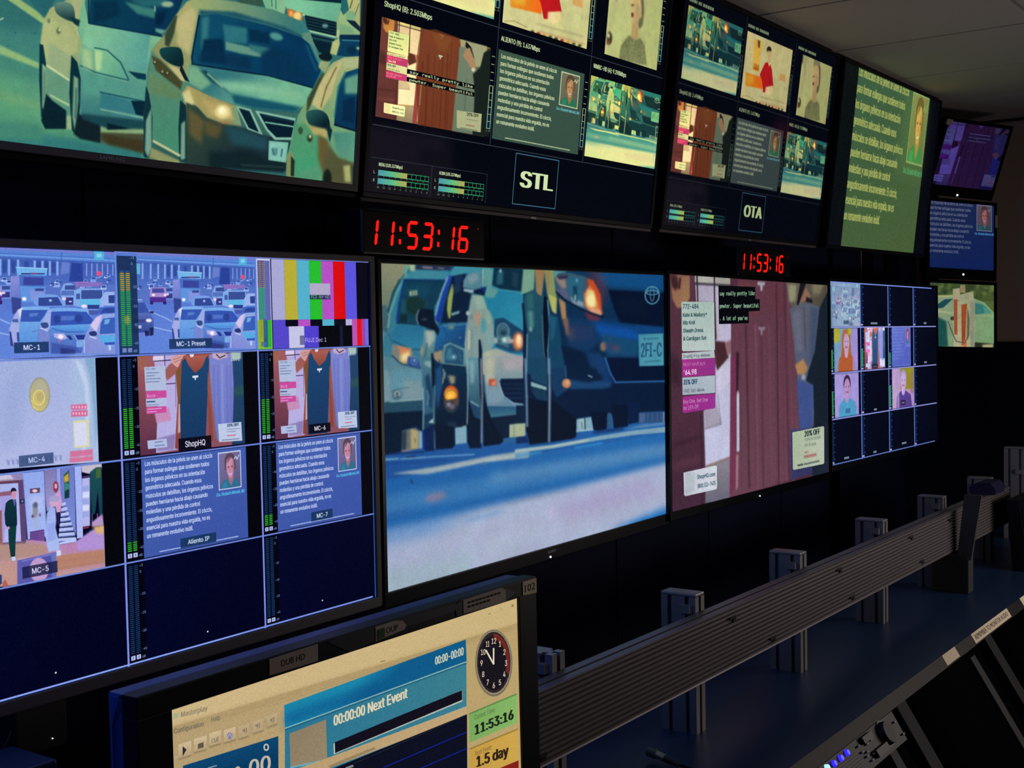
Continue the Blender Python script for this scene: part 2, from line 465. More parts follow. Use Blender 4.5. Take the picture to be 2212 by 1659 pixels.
    s.p('56,352 394,332 394,428 56,462', '22485e', blur=5); s.l('116,348 385,326', '90a8a8', 11, blur=4); s.l('120,262 170,238 270,228', '36586a', 6, blur=2); s.e(168, 290, 38, 42, '3c5c6c', blur=4); s.e(170, 285, 28, 32, '90a4a4', blur=3); s.e(170, 280, 12, 12, '2c4454', blur=2); s.e(172, 305, 14, 10, '2c4454', blur=2)
    s.p('40,446 392,424 392,606 330,572 222,592 214,776 40,806', '071a30', blur=4); s.p('214,596 330,570 358,604 352,752 208,778', '62686a', blur=3); s.p('286,580 352,600 350,750 288,755', 'a89c70', blur=4); s.p('214,600 250,592 246,760 212,770', '223444', blur=8); s.l('322,660 326,700', '5c5440', 8, blur=3); s.p('356,602 392,600 390,745 354,752', '7aa0ac', blur=3); s.l('210,772 290,760', '8c7c88', 14, a=.8, blur=4)
    # dark car with a fog lamp
    q1()
    s.p('600,140 660,62 895,72 900,130 760,124 640,155', '3a8698', blur=4); s.p('600,142 646,140 575,360 545,545 500,530 486,500 540,320', '1a409c', col2='14348c', g='600,160 520,520', blur=2); s.l('604,150 545,300 498,480', '8cbcc4', 12, blur=4); s.l('498,470 490,520 520,560', '5c90a8', 10, blur=4)
    s.p('640,146 762,122 742,180 740,250 800,300 780,420 772,538 545,546 580,380', '0b1e36', blur=2); s.p('640,208 658,250 650,300 626,505 610,508 596,430 604,330', '8c9c58', blur=3); s.p('640,230 700,190 720,260 660,300', '1c3450', a=.8, blur=8); s.p('634,462 706,440 702,464 634,486', '6c9898', blur=2); s.p('660,150 740,140 720,200 660,200', '16305c', blur=10)
    s.p('520,562 775,540 770,745 640,702 590,708 556,750 480,780 505,650', '1c5a8c', col2='173f70', g='620,560 700,740', blur=3); s.p('600,552 668,548 650,600 612,596', '6c8470', blur=7); s.l('556,565 600,660', '0e3058', 6, a=.7, blur=3); s.l('700,672 720,668', '7cb0c4', 5, blur=2); s.p('560,560 770,545 770,560 560,580', '3a7494', blur=5)
    s.p('352,430 420,424 484,434 494,540 532,602 522,654 482,606 350,562 334,500', '0a1828', blur=2); s.l('356,434 338,480 338,520 352,560', '7c98a4', 9, blur=2); s.e(405, 515, 24, 10, '2c4050', blur=4)
    s.p('402,604 490,612 506,650 486,790 468,830 464,980 378,980 362,840 392,700', '5c8484', col2='4c7484', g='440,620 420,930', blur=3); s.p('412,612 488,620 490,690 440,760 420,700', '98a8a0', blur=9); s.l('428,720 405,860', '1c3c48', 7, a=.8, blur=3); s.p('365,790 392,720 386,830', 'a08870', blur=5); s.p('462,800 480,810 486,980 460,980', '081628', blur=2)
    s.p('480,800 560,776 556,892 492,892', '94846f', blur=7); s.l('530,860 540,900', '1c3444', 8, blur=2); s.l('490,830 490,900 540,905', '6c8c90', 6, blur=3)
    s.p('570,735 622,712 754,768 756,925 556,902 562,800', '5c8a92'); s.p('588,748 628,728 738,784 738,906 574,890 576,800', '275472', col2='1f4866', g='600,740 700,900', blur=2); s.p('600,770 640,760 640,860 590,860', '3c748c', blur=8); s.e(655, 838, 30, 26, '467c94', blur=6); s.e(655, 838, 9, 11, 'b4d0d4', blur=3); s.l('700,800 720,880', '467c94', 8, a=.7, blur=4); s.l('556,906 756,928', '081628', 16, blur=2)
    q2()
    s.p('470,-30 560,40 768,52 776,570 660,584 486,556 480,220', '0a2a46', col2='081a30', g='600,60 620,540', blur=2); s.p('500,70 555,30 560,200 520,420 500,300', '1a4670', blur=8); s.l('566,70 572,110 560,190', 'a8a88c', 9, blur=3); s.l('585,90 580,150', '7c8c84', 7, blur=3); s.p('604,120 668,130 664,190 630,200', '8c8a70', blur=9)
    s.p('384,-30 476,-30 470,200 482,450 484,530 398,560 386,200', '447084', col2='2c5874', g='420,0 430,450', blur=2); s.p('408,140 440,100 470,240 470,420 440,380', '173a58', blur=7); s.p('400,0 470,0 466,60 410,40', '88a8a0', a=.8, blur=8); s.l('425,250 440,300 432,380', '8cacb4', 8, a=.8, blur=4); s.p('395,460 480,440 484,560 400,600', '123450', blur=6); s.p('436,528 480,488 480,532', 'a8bcb8', blur=2)
    s.p('462,-30 486,-30 488,230 470,220', '081628', blur=2); s.l('392,230 396,420 392,590', '88a8b4', 9, blur=3); s.l('492,210 486,480 492,740', '5c8894', 11, blur=4)
    s.e(635, 330, 72, 112, '12283a', blur=6); s.e(632, 288, 64, 82, '7c3424', blur=3); s.e(632, 284, 60, 74, 'b8562a', blur=2); s.e(628, 288, 52, 56, 'd88c28', blur=3); s.e(626, 292, 42, 40, 'f0b43c', blur=5); s.e(622, 300, 20, 16, 'f8c860', blur=5); s.p('568,340 694,318 694,372 650,436 612,430 580,396', '3c3a40', blur=3); s.e(612, 372, 18, 18, '90889c', blur=6); s.e(640, 390, 22, 18, '646c80', blur=6); s.p('660,330 695,318 690,370 660,380', '5c4438', blur=4); s.ring(636, 345, 66, 96, 5, '2c485c', .6)
    s.p('600,520 680,520 680,580 610,580', '1c344c', a=.7, blur=8); s.p('666,572 764,550 768,702 666,714', '7aa2b2', blur=2); s.l('700,562 730,555', '0a1c30', 10, blur=2)
    s.p('386,596 484,540 490,768 412,774 390,740', '0a1f48', blur=2); s.p('484,540 662,566 668,716 642,748 500,758', '05172c', blur=2); s.l('490,600 490,750', '3c6478', 9, a=.8, blur=4); s.p('386,600 400,600 410,770 390,740', '0c2c90', blur=4)
    # silver car
    q1()
    s.p('892,72 1275,90 1262,980 900,980 905,320', '1f7898', col2='2c86a2', g='1050,260 1180,560'); s.p('898,74 990,80 985,240 1040,262 1000,330 930,330 905,240', '5a9290', blur=6); s.l('905,80 900,240', '9cb4a4', 8, blur=3); s.p('1000,76 1275,90 1240,280 1050,254 984,222', '0c2c40', blur=2); s.p('1030,100 1080,100 1075,215 1020,215', '25586a', blur=8); s.p('1160,110 1210,115 1200,240 1160,235', '1c3a4c', blur=8); s.e(1055, 100, 10, 16, '8cb8bc', blur=5); s.l('985,238 1050,262 1240,284', '3c8a9c', 10, blur=4)
    s.p('740,180 782,122 850,108 890,130 905,250 850,262 734,240', '5f8694', col2='4c7a8a', g='800,120 830,250', blur=2); s.p('770,150 850,125 870,180 790,210', '7a949c', a=.8, blur=10); s.p('742,252 834,264 828,292 738,274', '94a8b0', blur=3); s.p('830,264 936,236 915,316 820,288', '0a1c38', blur=3); s.p('880,240 935,235 925,300', '123090', a=.6, blur=5)
    s.p('812,302 905,312 942,420 988,500 1006,700 975,792 906,795 884,690 876,980 765,980 750,720 776,500 798,360', '82988f', col2='7c9494', g='850,320 820,900', blur=4); s.p('830,310 905,320 930,420 860,430', '8cac9c', blur=12); s.e(858, 510, 26, 62, 'b08870', a=.8, blur=12); s.e(912, 570, 24, 66, '3c8c98', a=.8, blur=12); s.e(950, 500, 20, 60, '88a894', blur=10); s.l('788,610 784,770', 'c8c8a0', 11, blur=4); s.l('810,600 808,850', '5c7c84', 8, a=.7, blur=5); s.p('930,620 990,560 1000,700 950,770', '7ca0a0', a=.8, blur=14); s.e(776, 462, 17, 21, '9cacac', blur=3); s.e(805, 497, 16, 22, '6c8488', blur=4); s.l('906,792 975,798', '94a8a0', 6, blur=3); s.l('765,560 752,720 768,940', '9cb4b0', 6, a=.8, blur=3)
    s.p('868,688 884,690 908,980 872,980', '081226', blur=2)
    s.p('1008,512 1080,502 1262,622 1268,796 1142,794 1016,746 1000,640', '183e60', blur=2); s.p('1030,566 1100,542 1140,600 1126,764 1018,722', '3a6474', blur=7); s.ring(1075, 620, 52, 72, 6, '6c9cac', .7); s.e(1080, 630, 26, 22, '1c3c4c', blur=6); s.p('1060,670 1140,660 1150,720 1070,720', '7ca0a4', blur=7); s.e(1090, 690, 16, 20, 'c0d0cc', blur=5); s.e(1016, 695, 14, 28, 'a4b8a8', blur=6)
    s.e(1206, 704, 48, 80, 'b06848', blur=10); s.e(1212, 700, 30, 60, 'e8b078', blur=8); s.e(1212, 690, 16, 40, 'f8e0b0', blur=6); s.e(1150, 700, 26, 16, 'b89c90', blur=6); s.l('1010,748 1140,798 1262,800', '1a5c80', 14, blur=4)
    s.p('905,800 1015,762 1140,806 1262,836 1262,985 908,985', 'a2aa98', col2='8c98a4', g='930,850 1250,900', blur=4); s.p('1050,830 1262,850 1262,985 1080,985', 'b09ca4', a=.75, blur=18); s.p('905,810 960,800 960,985 908,985', 'b4b49a', a=.8, blur=12)
    q2()
    s.p('908,-40 1265,-40 1265,152 1056,152 1042,182 1080,310 1165,362 1265,376 1265,396 942,388 926,230', '8c9c9c', col2='62849a', g='1000,0 1000,380', blur=2); s.p('915,-30 1010,-30 1000,160 930,200', 'b4b49c', a=.85, blur=16); s.p('1070,-30 1265,-30 1265,60 1090,80', 'a89ca4', a=.8, blur=18); s.p('930,230 1060,240 1090,340 950,380', '7c98a8', a=.7, blur=14)
    s.p('954,154 1022,155 1020,214 956,210', 'b4523c', blur=2); s.p('975,190 1015,160 1015,205 985,208', 'c8866c', blur=4)
    s.p('1062,154 1265,150 1265,366 1172,356 1092,306 1050,200', '071a34', blur=2); [s.l([(1075 + k * 8, 195 + k * 40), (1262, 198 + k * 40)], '143052', 9, blur=4) for k in range(4)]; s.l('1046,182 1060,240 1082,300 1165,360 1265,375', 'a4bccc', 8, blur=2)
    s.p('940,388 1265,392 1265,452 972,486', '25567a', col2='3c6c84', g='1000,400 1000,470', blur=3); s.p('768,-30 874,-30 884,300 874,490 832,474 796,352 768,200', '5a8898', col2='22485e', g='820,0 840,460', blur=3); s.p('790,0 830,0 830,180 800,200', '84a4a8', a=.8, blur=10); s.l('800,346 872,388', 'b0ccd0', 8, blur=3); s.p('800,356 872,396 872,480 830,470', '1c4260', blur=4)
    s.p('866,-30 888,-30 908,230 940,400 905,420 880,300', '0a1428', blur=2); s.p('764,300 790,350 830,475 884,500 892,744 792,748 770,690', '06172e', blur=2); s.p('900,300 944,400 974,488 1082,500 1078,690 1052,712 910,730', '051529', blur=2); s.p('968,486 1265,452 1265,532 1132,544 1132,655 1078,662', '0a1d34', blur=2)
    s.l('772,-20 776,240 770,540', '88a8ac', 9, blur=3); s.l('888,-20 900,300 892,700', '7c8494', 15, a=.9, blur=5); s.l('884,0 890,200', '9c7c88', 6, a=.7, blur=3)
    s.p('1132,544 1265,530 1265,648 1132,658', 'a2ae90', blur=2); s.l('1172,545 1172,650', '84947c', 12, blur=4); s.p('1200,600 1262,560 1262,640 1200,645', 'a8b4b4', blur=5); s.p('1082,664 1265,640 1265,690 1082,700', '285c8c', blur=5)
    # nearest dark car
    q3()
    s.p('40,88 1240,128 1250,1250 40,1250', '0e3558', col2='061e3e', g='700,150 700,1000'); s.p('640,100 1240,125 1240,270 720,230', '104a7e', blur=22); s.p('600,520 1120,600 1100,720 780,700 640,640', '0e4c98', blur=34); s.p('1000,560 1240,580 1240,640 1000,640', '0e4078', blur=14); s.p('700,640 1030,700 1025,840 760,830', '14466c', blur=14); s.p('400,480 640,540 700,700 600,800 420,740', '10345a', blur=16)
    s.p('40,88 140,92 132,272 60,292 22,300', '74a088', blur=4); s.p('138,90 226,94 200,322 150,290', '96744e', col2='8c7c5c', g='180,100 180,300', blur=5); s.p('220,94 306,98 330,340 322,470 290,450 244,290', '84905e', blur=5); s.p('255,300 325,330 322,470 290,440', 'b0b060', blur=5); s.p('240,100 270,100 262,260 246,260', '9c7450', a=.7, blur=5); s.p('300,100 420,105 340,130 310,180', '54908c', blur=5)
    s.p('60,294 130,258 192,326 224,300 206,480 218,760 250,985 58,985 70,600 30,400', '1e4c5e', col2='16425c', g='130,300 140,900', blur=3); s.p('80,440 125,440 130,580 90,600', '4c8484', blur=12); s.p('70,310 120,280 130,420 80,430', '2c6068', blur=10); s.e(105, 600, 14, 20, '7c9c9c', blur=6); s.p('85,700 200,700 210,900 90,900', '1a4866', blur=14); s.l('38,380 62,640 50,960', '0a1630', 16, blur=4); s.l('75,640 68,960', '6c98a4', 9, blur=4); s.l('205,480 215,740 240,960', '6c909c', 6, a=.8, blur=3)
    s.p('218,308 242,334 254,560 246,960 222,770 212,480', '050e20', blur=2); s.l('250,350 270,580 252,780 258,980', '6494a4', 10, blur=4); s.p('266,470 340,500 372,740 412,985 268,985 260,700', '11405e', blur=5); s.p('270,480 330,500 300,680 275,700', '1c5470', blur=8)
    s.p('344,330 402,372 412,524 372,512', 'a07c54', blur=6); s.p('376,512 424,506 446,656 410,650', '7c5c50', blur=9); s.p('430,540 640,580 640,680 460,720', '24345a', a=.8, blur=18); s.e(450, 640, 30, 60, '3c4054', a=.7, blur=14)
    s.p('304,170 350,118 440,116 562,146 642,182 702,300 722,484 620,452 520,412 400,344 318,272', '35566c', blur=2); s.p('310,160 400,140 410,250 370,250', '8c7c74', blur=9); s.p('330,140 430,135 420,165 350,175', '2c2c44', blur=6); s.p('424,150 560,160 575,330 540,390 430,300', '27607a', blur=9); s.p('320,260 400,250 440,320 400,345', '585878', a=.8, blur=8); s.p('440,320 560,370 560,412 470,380', '7c94a4', blur=8); s.p('465,230 500,225 505,370 472,350', '143c54', blur=6); s.e(486, 330, 9, 30, '7cacb4', blur=5); s.e(500, 180, 8, 14, '7cacb4', blur=5)
    s.e(660, 270, 95, 165, '7c2c34', a=.45, blur=28); s.p('590,170 640,182 702,300 720,480 690,474 640,300 600,220', 'c04a24', blur=6); s.p('560,300 610,220 660,300 690,400 700,475 600,440 570,400', 'd87848', blur=8); s.p('590,260 645,270 668,400 650,415 596,410 576,350', 'dcc478', blur=8); s.e(622, 350, 34, 56, 'f0e0a0', blur=9); s.p('600,410 700,430 716,484 620,452', 'd49878', blur=5); s.l('322,280 400,350 520,420 620,462 724,496', '081630', 13, blur=3); s.p('560,450 700,500 690,530 600,520', '8c2c34', a=.65, blur=9); s.e(716, 490, 12, 14, '0c1430', blur=3)
    s.p('768,262 1245,286 1245,578 872,542 820,430', '05122a', blur=6); s.p('840,330 1100,340 1100,480 880,480', '08182c', a=.6, blur=20)
    s.ring(1145, 308, 60, 74, 11, '4c88a2'); s.ring(1145, 286, 48, 18, 9, '4c88a2'); s.ring(1145, 300, 17, 58, 8, '3f7490')
    s.p('1026,642 1240,634 1244,912 1032,918', '3a7c94', col2='4a92a6', g='1040,650 1220,900'); s.p('1040,655 1228,648 1230,900 1046,906', '4c94a8', a=.8, blur=5); s.t('2FI-C', (1046, 838), (1225, 832), 118, '1f5270', bold=3); s.l('1100,682 1195,678', '2c6880', 16, a=.7, blur=4); s.e(1082, 682, 10, 12, '2c6880', blur=4); s.l('1080,880 1210,868', '2c6880', 15, a=.7, blur=4)
    s.e(726, 748, 26, 40, '98785c', a=.9, blur=10); s.e(836, 765, 40, 34, '5c4456', a=.6, blur=14); s.e(780, 740, 60, 30, '3c3c60', a=.5, blur=14)
    s.p('366,738 560,800 620,985 412,985', '061c38', blur=5); s.p('580,800 700,800 780,985 640,985', '12365c', blur=12); s.p('752,838 1028,842 1034,922 1245,912 1245,985 784,985', '051430', blur=3); s.l('745,838 1025,844', '123c68', 8, a=.7, blur=4)
    q4()
    s.p('60,215 1258,190 1258,432 1040,442 1030,530 780,450 622,482 500,500 492,655 280,692 96,714 60,560', '051a38', blur=9)
    s.p('280,60 402,60 418,150 790,206 720,238 430,240 325,312 288,240', '11365a', blur=6); s.p('430,160 800,170 790,225 440,235', '184270', blur=13); s.p('408,60 660,60 720,150 600,185 420,150', '061e3a', blur=12); s.p('630,-30 750,-30 800,180 740,190', '12386a', a=.8, blur=12); s.l('596,122 632,138', 'a8b8c0', 9, blur=3); s.p('764,50 1250,46 1250,165 830,175 790,110', '04132e', blur=3); s.l('742,-30 790,110 832,182 1250,172', '2a609c', 13, blur=4)
    s.e(412, 192, 40, 42, '8c5c4c', blur=4); s.e(412, 190, 34, 36, 'c08660', blur=4); s.e(420, 184, 14, 16, 'd8a880', blur=5); s.l('402,40 408,140', '3c6888', 8, a=.8, blur=4)
    s.p('76,-30 242,-30 248,212 132,172 108,150', '15425e', blur=3); s.p('106,176 130,184 242,222 242,252 108,216', '88aeae', blur=3); s.p('108,222 242,254 248,345 160,326 116,270', '123650', blur=4); s.p('72,320 252,350 262,690 98,714 62,560', '041226', blur=2); s.p('278,320 400,420 497,492 492,646 462,664 278,692', '041226', blur=2); s.l('58,-20 70,300 74,560', '6c8ca4', 17, blur=5); s.l('262,-20 268,250 262,690', '7488a0', 18, blur=6); s.l('262,200 266,420', '9888a0', 8, a=.6, blur=4)
    s.p('497,498 622,478 644,592 497,608', '7ca6b6', blur=2); s.l('568,486 572,590', '1c3c54', 9, blur=2); s.p('520,500 560,495 555,575 525,580', 'a8bcb8', blur=5); s.l('540,520 545,575', '3c6070', 8, blur=3); s.l('497,600 640,586', 'a8c0c8', 9, blur=3)
    s.p('618,430 760,440 758,582 686,600 642,588', '04132c', blur=2); s.p('764,445 792,445 802,560 758,580', '2a5478', blur=3); s.p('794,370 944,376 938,560 816,578', '05142e', blur=2); s.p('936,350 1034,360 1034,520 940,545', '071c40', blur=3); s.p('1032,442 1258,432 1258,524 1032,532', '2a4a76', blur=3); s.p('1035,450 1090,445 1080,525 1035,528', '46608c', blur=6); [s.l([(1110 + k * 40, 440), (1108 + k * 40, 520)], '4c6890', 9, a=.6, blur=5) for k in range(4)]; s.l('1244,440 1244,520', '7c98a4', 8, blur=3)
    s.p('-20,532 58,532 58,645 -20,650', 'a2ae90', blur=2); s.p('-20,380 60,380 60,530 -20,535', '0a1f3a', blur=2); s.p('-20,652 70,640 90,700 -20,710', '102c5c', blur=5)
    s.p('1050,545 1258,525 1258,545 900,590', '6c90b4', a=.7, blur=5); s.p('640,600 900,565 900,590 640,625', '102c60', a=.8, blur=6)
    return s.soft(2, 1).mottle(.014, 21)

def draw_shop():
    """shopping programme with a maroon cardigan"""
    s = Cv(1000, 562, '4a2a38'); s.fr(SM['G'], 1440, 580, 3.1306)
    s.p('0,30 260,40 260,1660 0,1680', '52303f', col2='44283a', g='100,300 100,1500')
    s.p('20,560 100,640 100,800 30,780', '3a2230', blur=20); s.p('40,1180 240,1120 240,1150 40,1215', '38202c', a=.7, blur=8)
    s.p('40,1320 240,1260 240,1300 40,1380', '5c3444', a=.7, blur=16); s.l('232,980 240,1640', '33202c', 7, blur=2)
    s.p('20,40 156,52 156,200 120,262 70,266 40,210', '8a5f4c', col2='94704e', g='40,80 120,250', blur=3)
    s.p('20,40 70,48 84,120 60,150 34,120', '3c2228', blur=5); s.p('84,60 100,62 92,140 76,140', '40252a', blur=3)
    s.p('190,52 430,60 438,500 346,505 336,420 330,230 200,225', 'a8a0b4', col2='b8b4cc', g='300,100 380,500')
    s.p('190,50 430,60 430,110 190,98', '9a9890'); s.p('215,52 318,58 318,104 215,96', 'aaa9a0', blur=2)
    s.p('336,120 350,120 350,500 338,500', 'b4a8b8', blur=2)
    s.l('188,102 438,116', '1e1a24', 12); s.l('205,50 212,240', '1e1a24', 8); s.l('322,55 330,560', '221c28', 8)
    s.p('330,480 436,490 436,1270 262,1340 250,960 330,940', 'b4b2cc', col2='c0c2de', g='380,500 330,1250', blur=2)
    s.p('252,900 330,870 372,1050 258,1088', '9e98a8', blur=4); s.l('258,1086 372,1050', '57506a', 5, blur=2); s.l('345,850 368,1050', '77707e', 4, blur=2)
    s.p('332,660 436,620 436,760 340,850', 'c2bed4', blur=8)
    s.p('262,1342 436,1272 436,1560 262,1585', '84808c', col2='6c6878', g='350,1320 350,1560'); s.l('262,1340 436,1276', '8a6a58', 10, blur=4)
    s.p('326,490 396,496 420,600 342,690 330,640', '44262e', blur=3); s.p('396,500 436,480 436,570 410,590', '8a6068', blur=4)
    s.p('484,78 806,92 836,250 866,560 902,1100 896,1230 838,1240 838,1430 426,1560 434,600 436,420 452,250', '5c3644', col2='66404e', g='640,100 640,1400', blur=2)
    s.p('484,78 606,90 640,300 560,330 470,300', '683840', a=.8, blur=20); s.p('660,90 800,95 810,300 700,280', '5f343f', a=.8, blur=20)
    for x0, x1, w, c in ((536, 560, 9, '341c28'), (742, 760, 9, '3a202c'), (600, 618, 14, '72485a'), (690, 705, 16, '6c4454'), (640, 655, 10, '4e2e3c'), (796, 830, 14, '4a2a38'), (820, 860, 8, '6e4656')):
        s.l([(x0, 380 if x0 < 700 else 100), (x1, 1480)], c, w, a=.8, blur=4)
    for k in range(16):
        x = 470 + k * 24; s.l([(x, 420), (x + 14, 1470)], '53303e' if k % 2 else '6a4252', 5, a=.5, blur=3)
    s.p('434,600 470,590 462,1480 428,1540', '742e4e', a=.8, blur=4); s.p('470,560 490,570 484,840 470,830', '301c28', blur=3)
    s.p('481,820 491,850 492,1236 474,1240 474,860', 'b8bcd0', blur=1); s.p('470,1260 486,1256 482,1480 468,1500', '9c7880', blur=3)
    s.p('614,88 666,92 664,112 650,118 648,152 634,150 632,116 614,112', '9a98a4'); s.p('618,394 668,396 664,414 650,420 648,452 636,450 636,418 620,414', '82707e', blur=1)
    s.p('806,90 1095,102 1095,300 1000,260 840,260', '5c584c', col2='4c463c', g='850,100 1060,200', blur=2); s.p('820,110 880,110 870,220 830,230', '8c8a6c', blur=8); s.p('980,110 1060,110 1040,170 990,170', '8a8064', a=.7, blur=8)
    s.p('834,270 900,230 960,232 1034,262 1020,700 990,1080 904,1080 880,700 850,420', '565a68', col2='4a5884', g='930,400 950,1000', blur=3)
    s.p('970,250 1034,270 1012,640 970,640', '3a4864', a=.8, blur=12); s.p('850,300 900,280 920,560 880,560', '64667a', blur=12); s.l('930,260 940,560', '3c3e50', 8, a=.7, blur=4)
    s.p('905,92 946,94 914,180 890,250 880,242 892,170', '1a141c'); s.p('902,236 942,128 976,190 950,210', '8a6450', blur=3); s.p('946,190 990,215 985,235 940,225', '1e1a24', blur=2)
    s.p('868,650 925,612 956,676 930,720 885,715', 'a87c50', blur=5); s.e(925, 735, 14, 18, '9c98a4', blur=4)
    s.p('1095,140 1034,270 1002,560 960,690 944,760 990,790 1000,1080 1095,1060', '16202c', blur=3)
    s.p('880,750 990,790 985,1085 900,1090', '3d4f86', blur=5); s.p('836,1090 1000,1080 1000,1380 838,1430', '3a3a62', col2='30345c', g='860,1100 980,1400', blur=3)
    s.p('985,1070 1095,1050 1095,1400 985,1400', '1c2434', blur=3)
    s.t('LIVE', (985, 190), (1030, 195), 26, '8a8878', a=.6)
    s.soft(2, 2)
    # price cards
    s.p('100,225 314,224 322,234 327,548 318,556 110,560 104,550', 'a4b8b0', col2='b4c2c0', g='200,230 200,550')
    for i, (t, x1) in enumerate((('772-484', 216), ('Kate & Mallory*', 272), ('Rib Knit', 192), ('Sheath Dress', 247), ('& Cardigan Set', 268))):
        s.t(t, (108 + i, 273 + i * 53.5), (x1, 271 + i * 52.5), 32 if i == 0 else 25, '24464c', bold=.8)
    s.p('104,572 322,556 326,604 104,616', 'b2bcc0'); s.t('ShopHQ Price', (110, 606), (222, 600), 22, '303c48'); s.t('$100.00', (232, 599), (290, 596), 20, '484c58'); s.l('228,590 294,586', '303844', 3)
    s.p('104,616 327,606 327,718 106,734', 'a03088', col2='8c2f80', g='120,620 320,720')
    s.t('MUST HAVE BUY', (112, 660), (262, 654), 22, 'c890bc'); s.t('$', (114, 700), (122, 699), 14, 'e4d0e4'); s.t('64.98', (124, 720), (202, 714), 34, 'ece0ee', bold=.8)
    s.p('106,738 327,722 328,838 318,842 108,856', 'a8b4c0'); s.t('35% OFF', (112, 786), (208, 780), 32, '144058', bold=1.2); s.t('FREE S&H', (114, 842), (198, 836), 24, '4c4a5c'); s.t('$5.99', (208, 834), (252, 832), 22, '44485a'); s.l('205,826 256,820', '303848', 3)
    s.p('108,868 240,852 322,846 328,856 329,940 322,946 118,978 108,968', 'a03088', col2='93308a', g='120,870 320,950'); s.t('Buy One, Get One', (112, 914), (278, 898), 25, 'd8b0d4'); s.t('for 15% Off', (114, 958), (216, 944), 25, 'd8b0d4')
    s.p('850,1108 1058,1066 1065,1072 1066,1314 1060,1322 860,1362 854,1356', 'a8b89c', col2='b4bea8', g='900,1100 1000,1320')
    s.t('20% OFF', (932, 1138), (1036, 1118), 36, '223438', bold=1.6); s.t('FASHION ORDERS', (932, 1168), (1042, 1150), 18, '55645c'); s.t('$50 OR MORE', (932, 1206), (1012, 1194), 18, '55645c'); s.l('934,1244 958,1240', 'a85c58', 9, a=.7); s.l('934,1274 1008,1258', 'a45a58', 20, a=.7, blur=2); s.l('888,1332 920,1325', '3c4a48', 14, a=.8); s.l('932,1324 1030,1302', '4c5a58', 14, a=.7)
    s.p('114,1380 330,1332 340,1338 341,1486 332,1494 128,1540 118,1532', 'bcc2cc', col2='ccd2dc', g='150,1380 300,1480')
    s.t('ShopHQ.com', (206, 1424), (328, 1402), 26, '2c4c5c', bold=.6); s.t('(800) 311-7425', (208, 1486), (330, 1462), 26, '2c4c5c', bold=.6)
    s.p('128,1388 190,1374 190,1506 130,1522', 'b2bac4')
    return s.mottle(.016, 22)

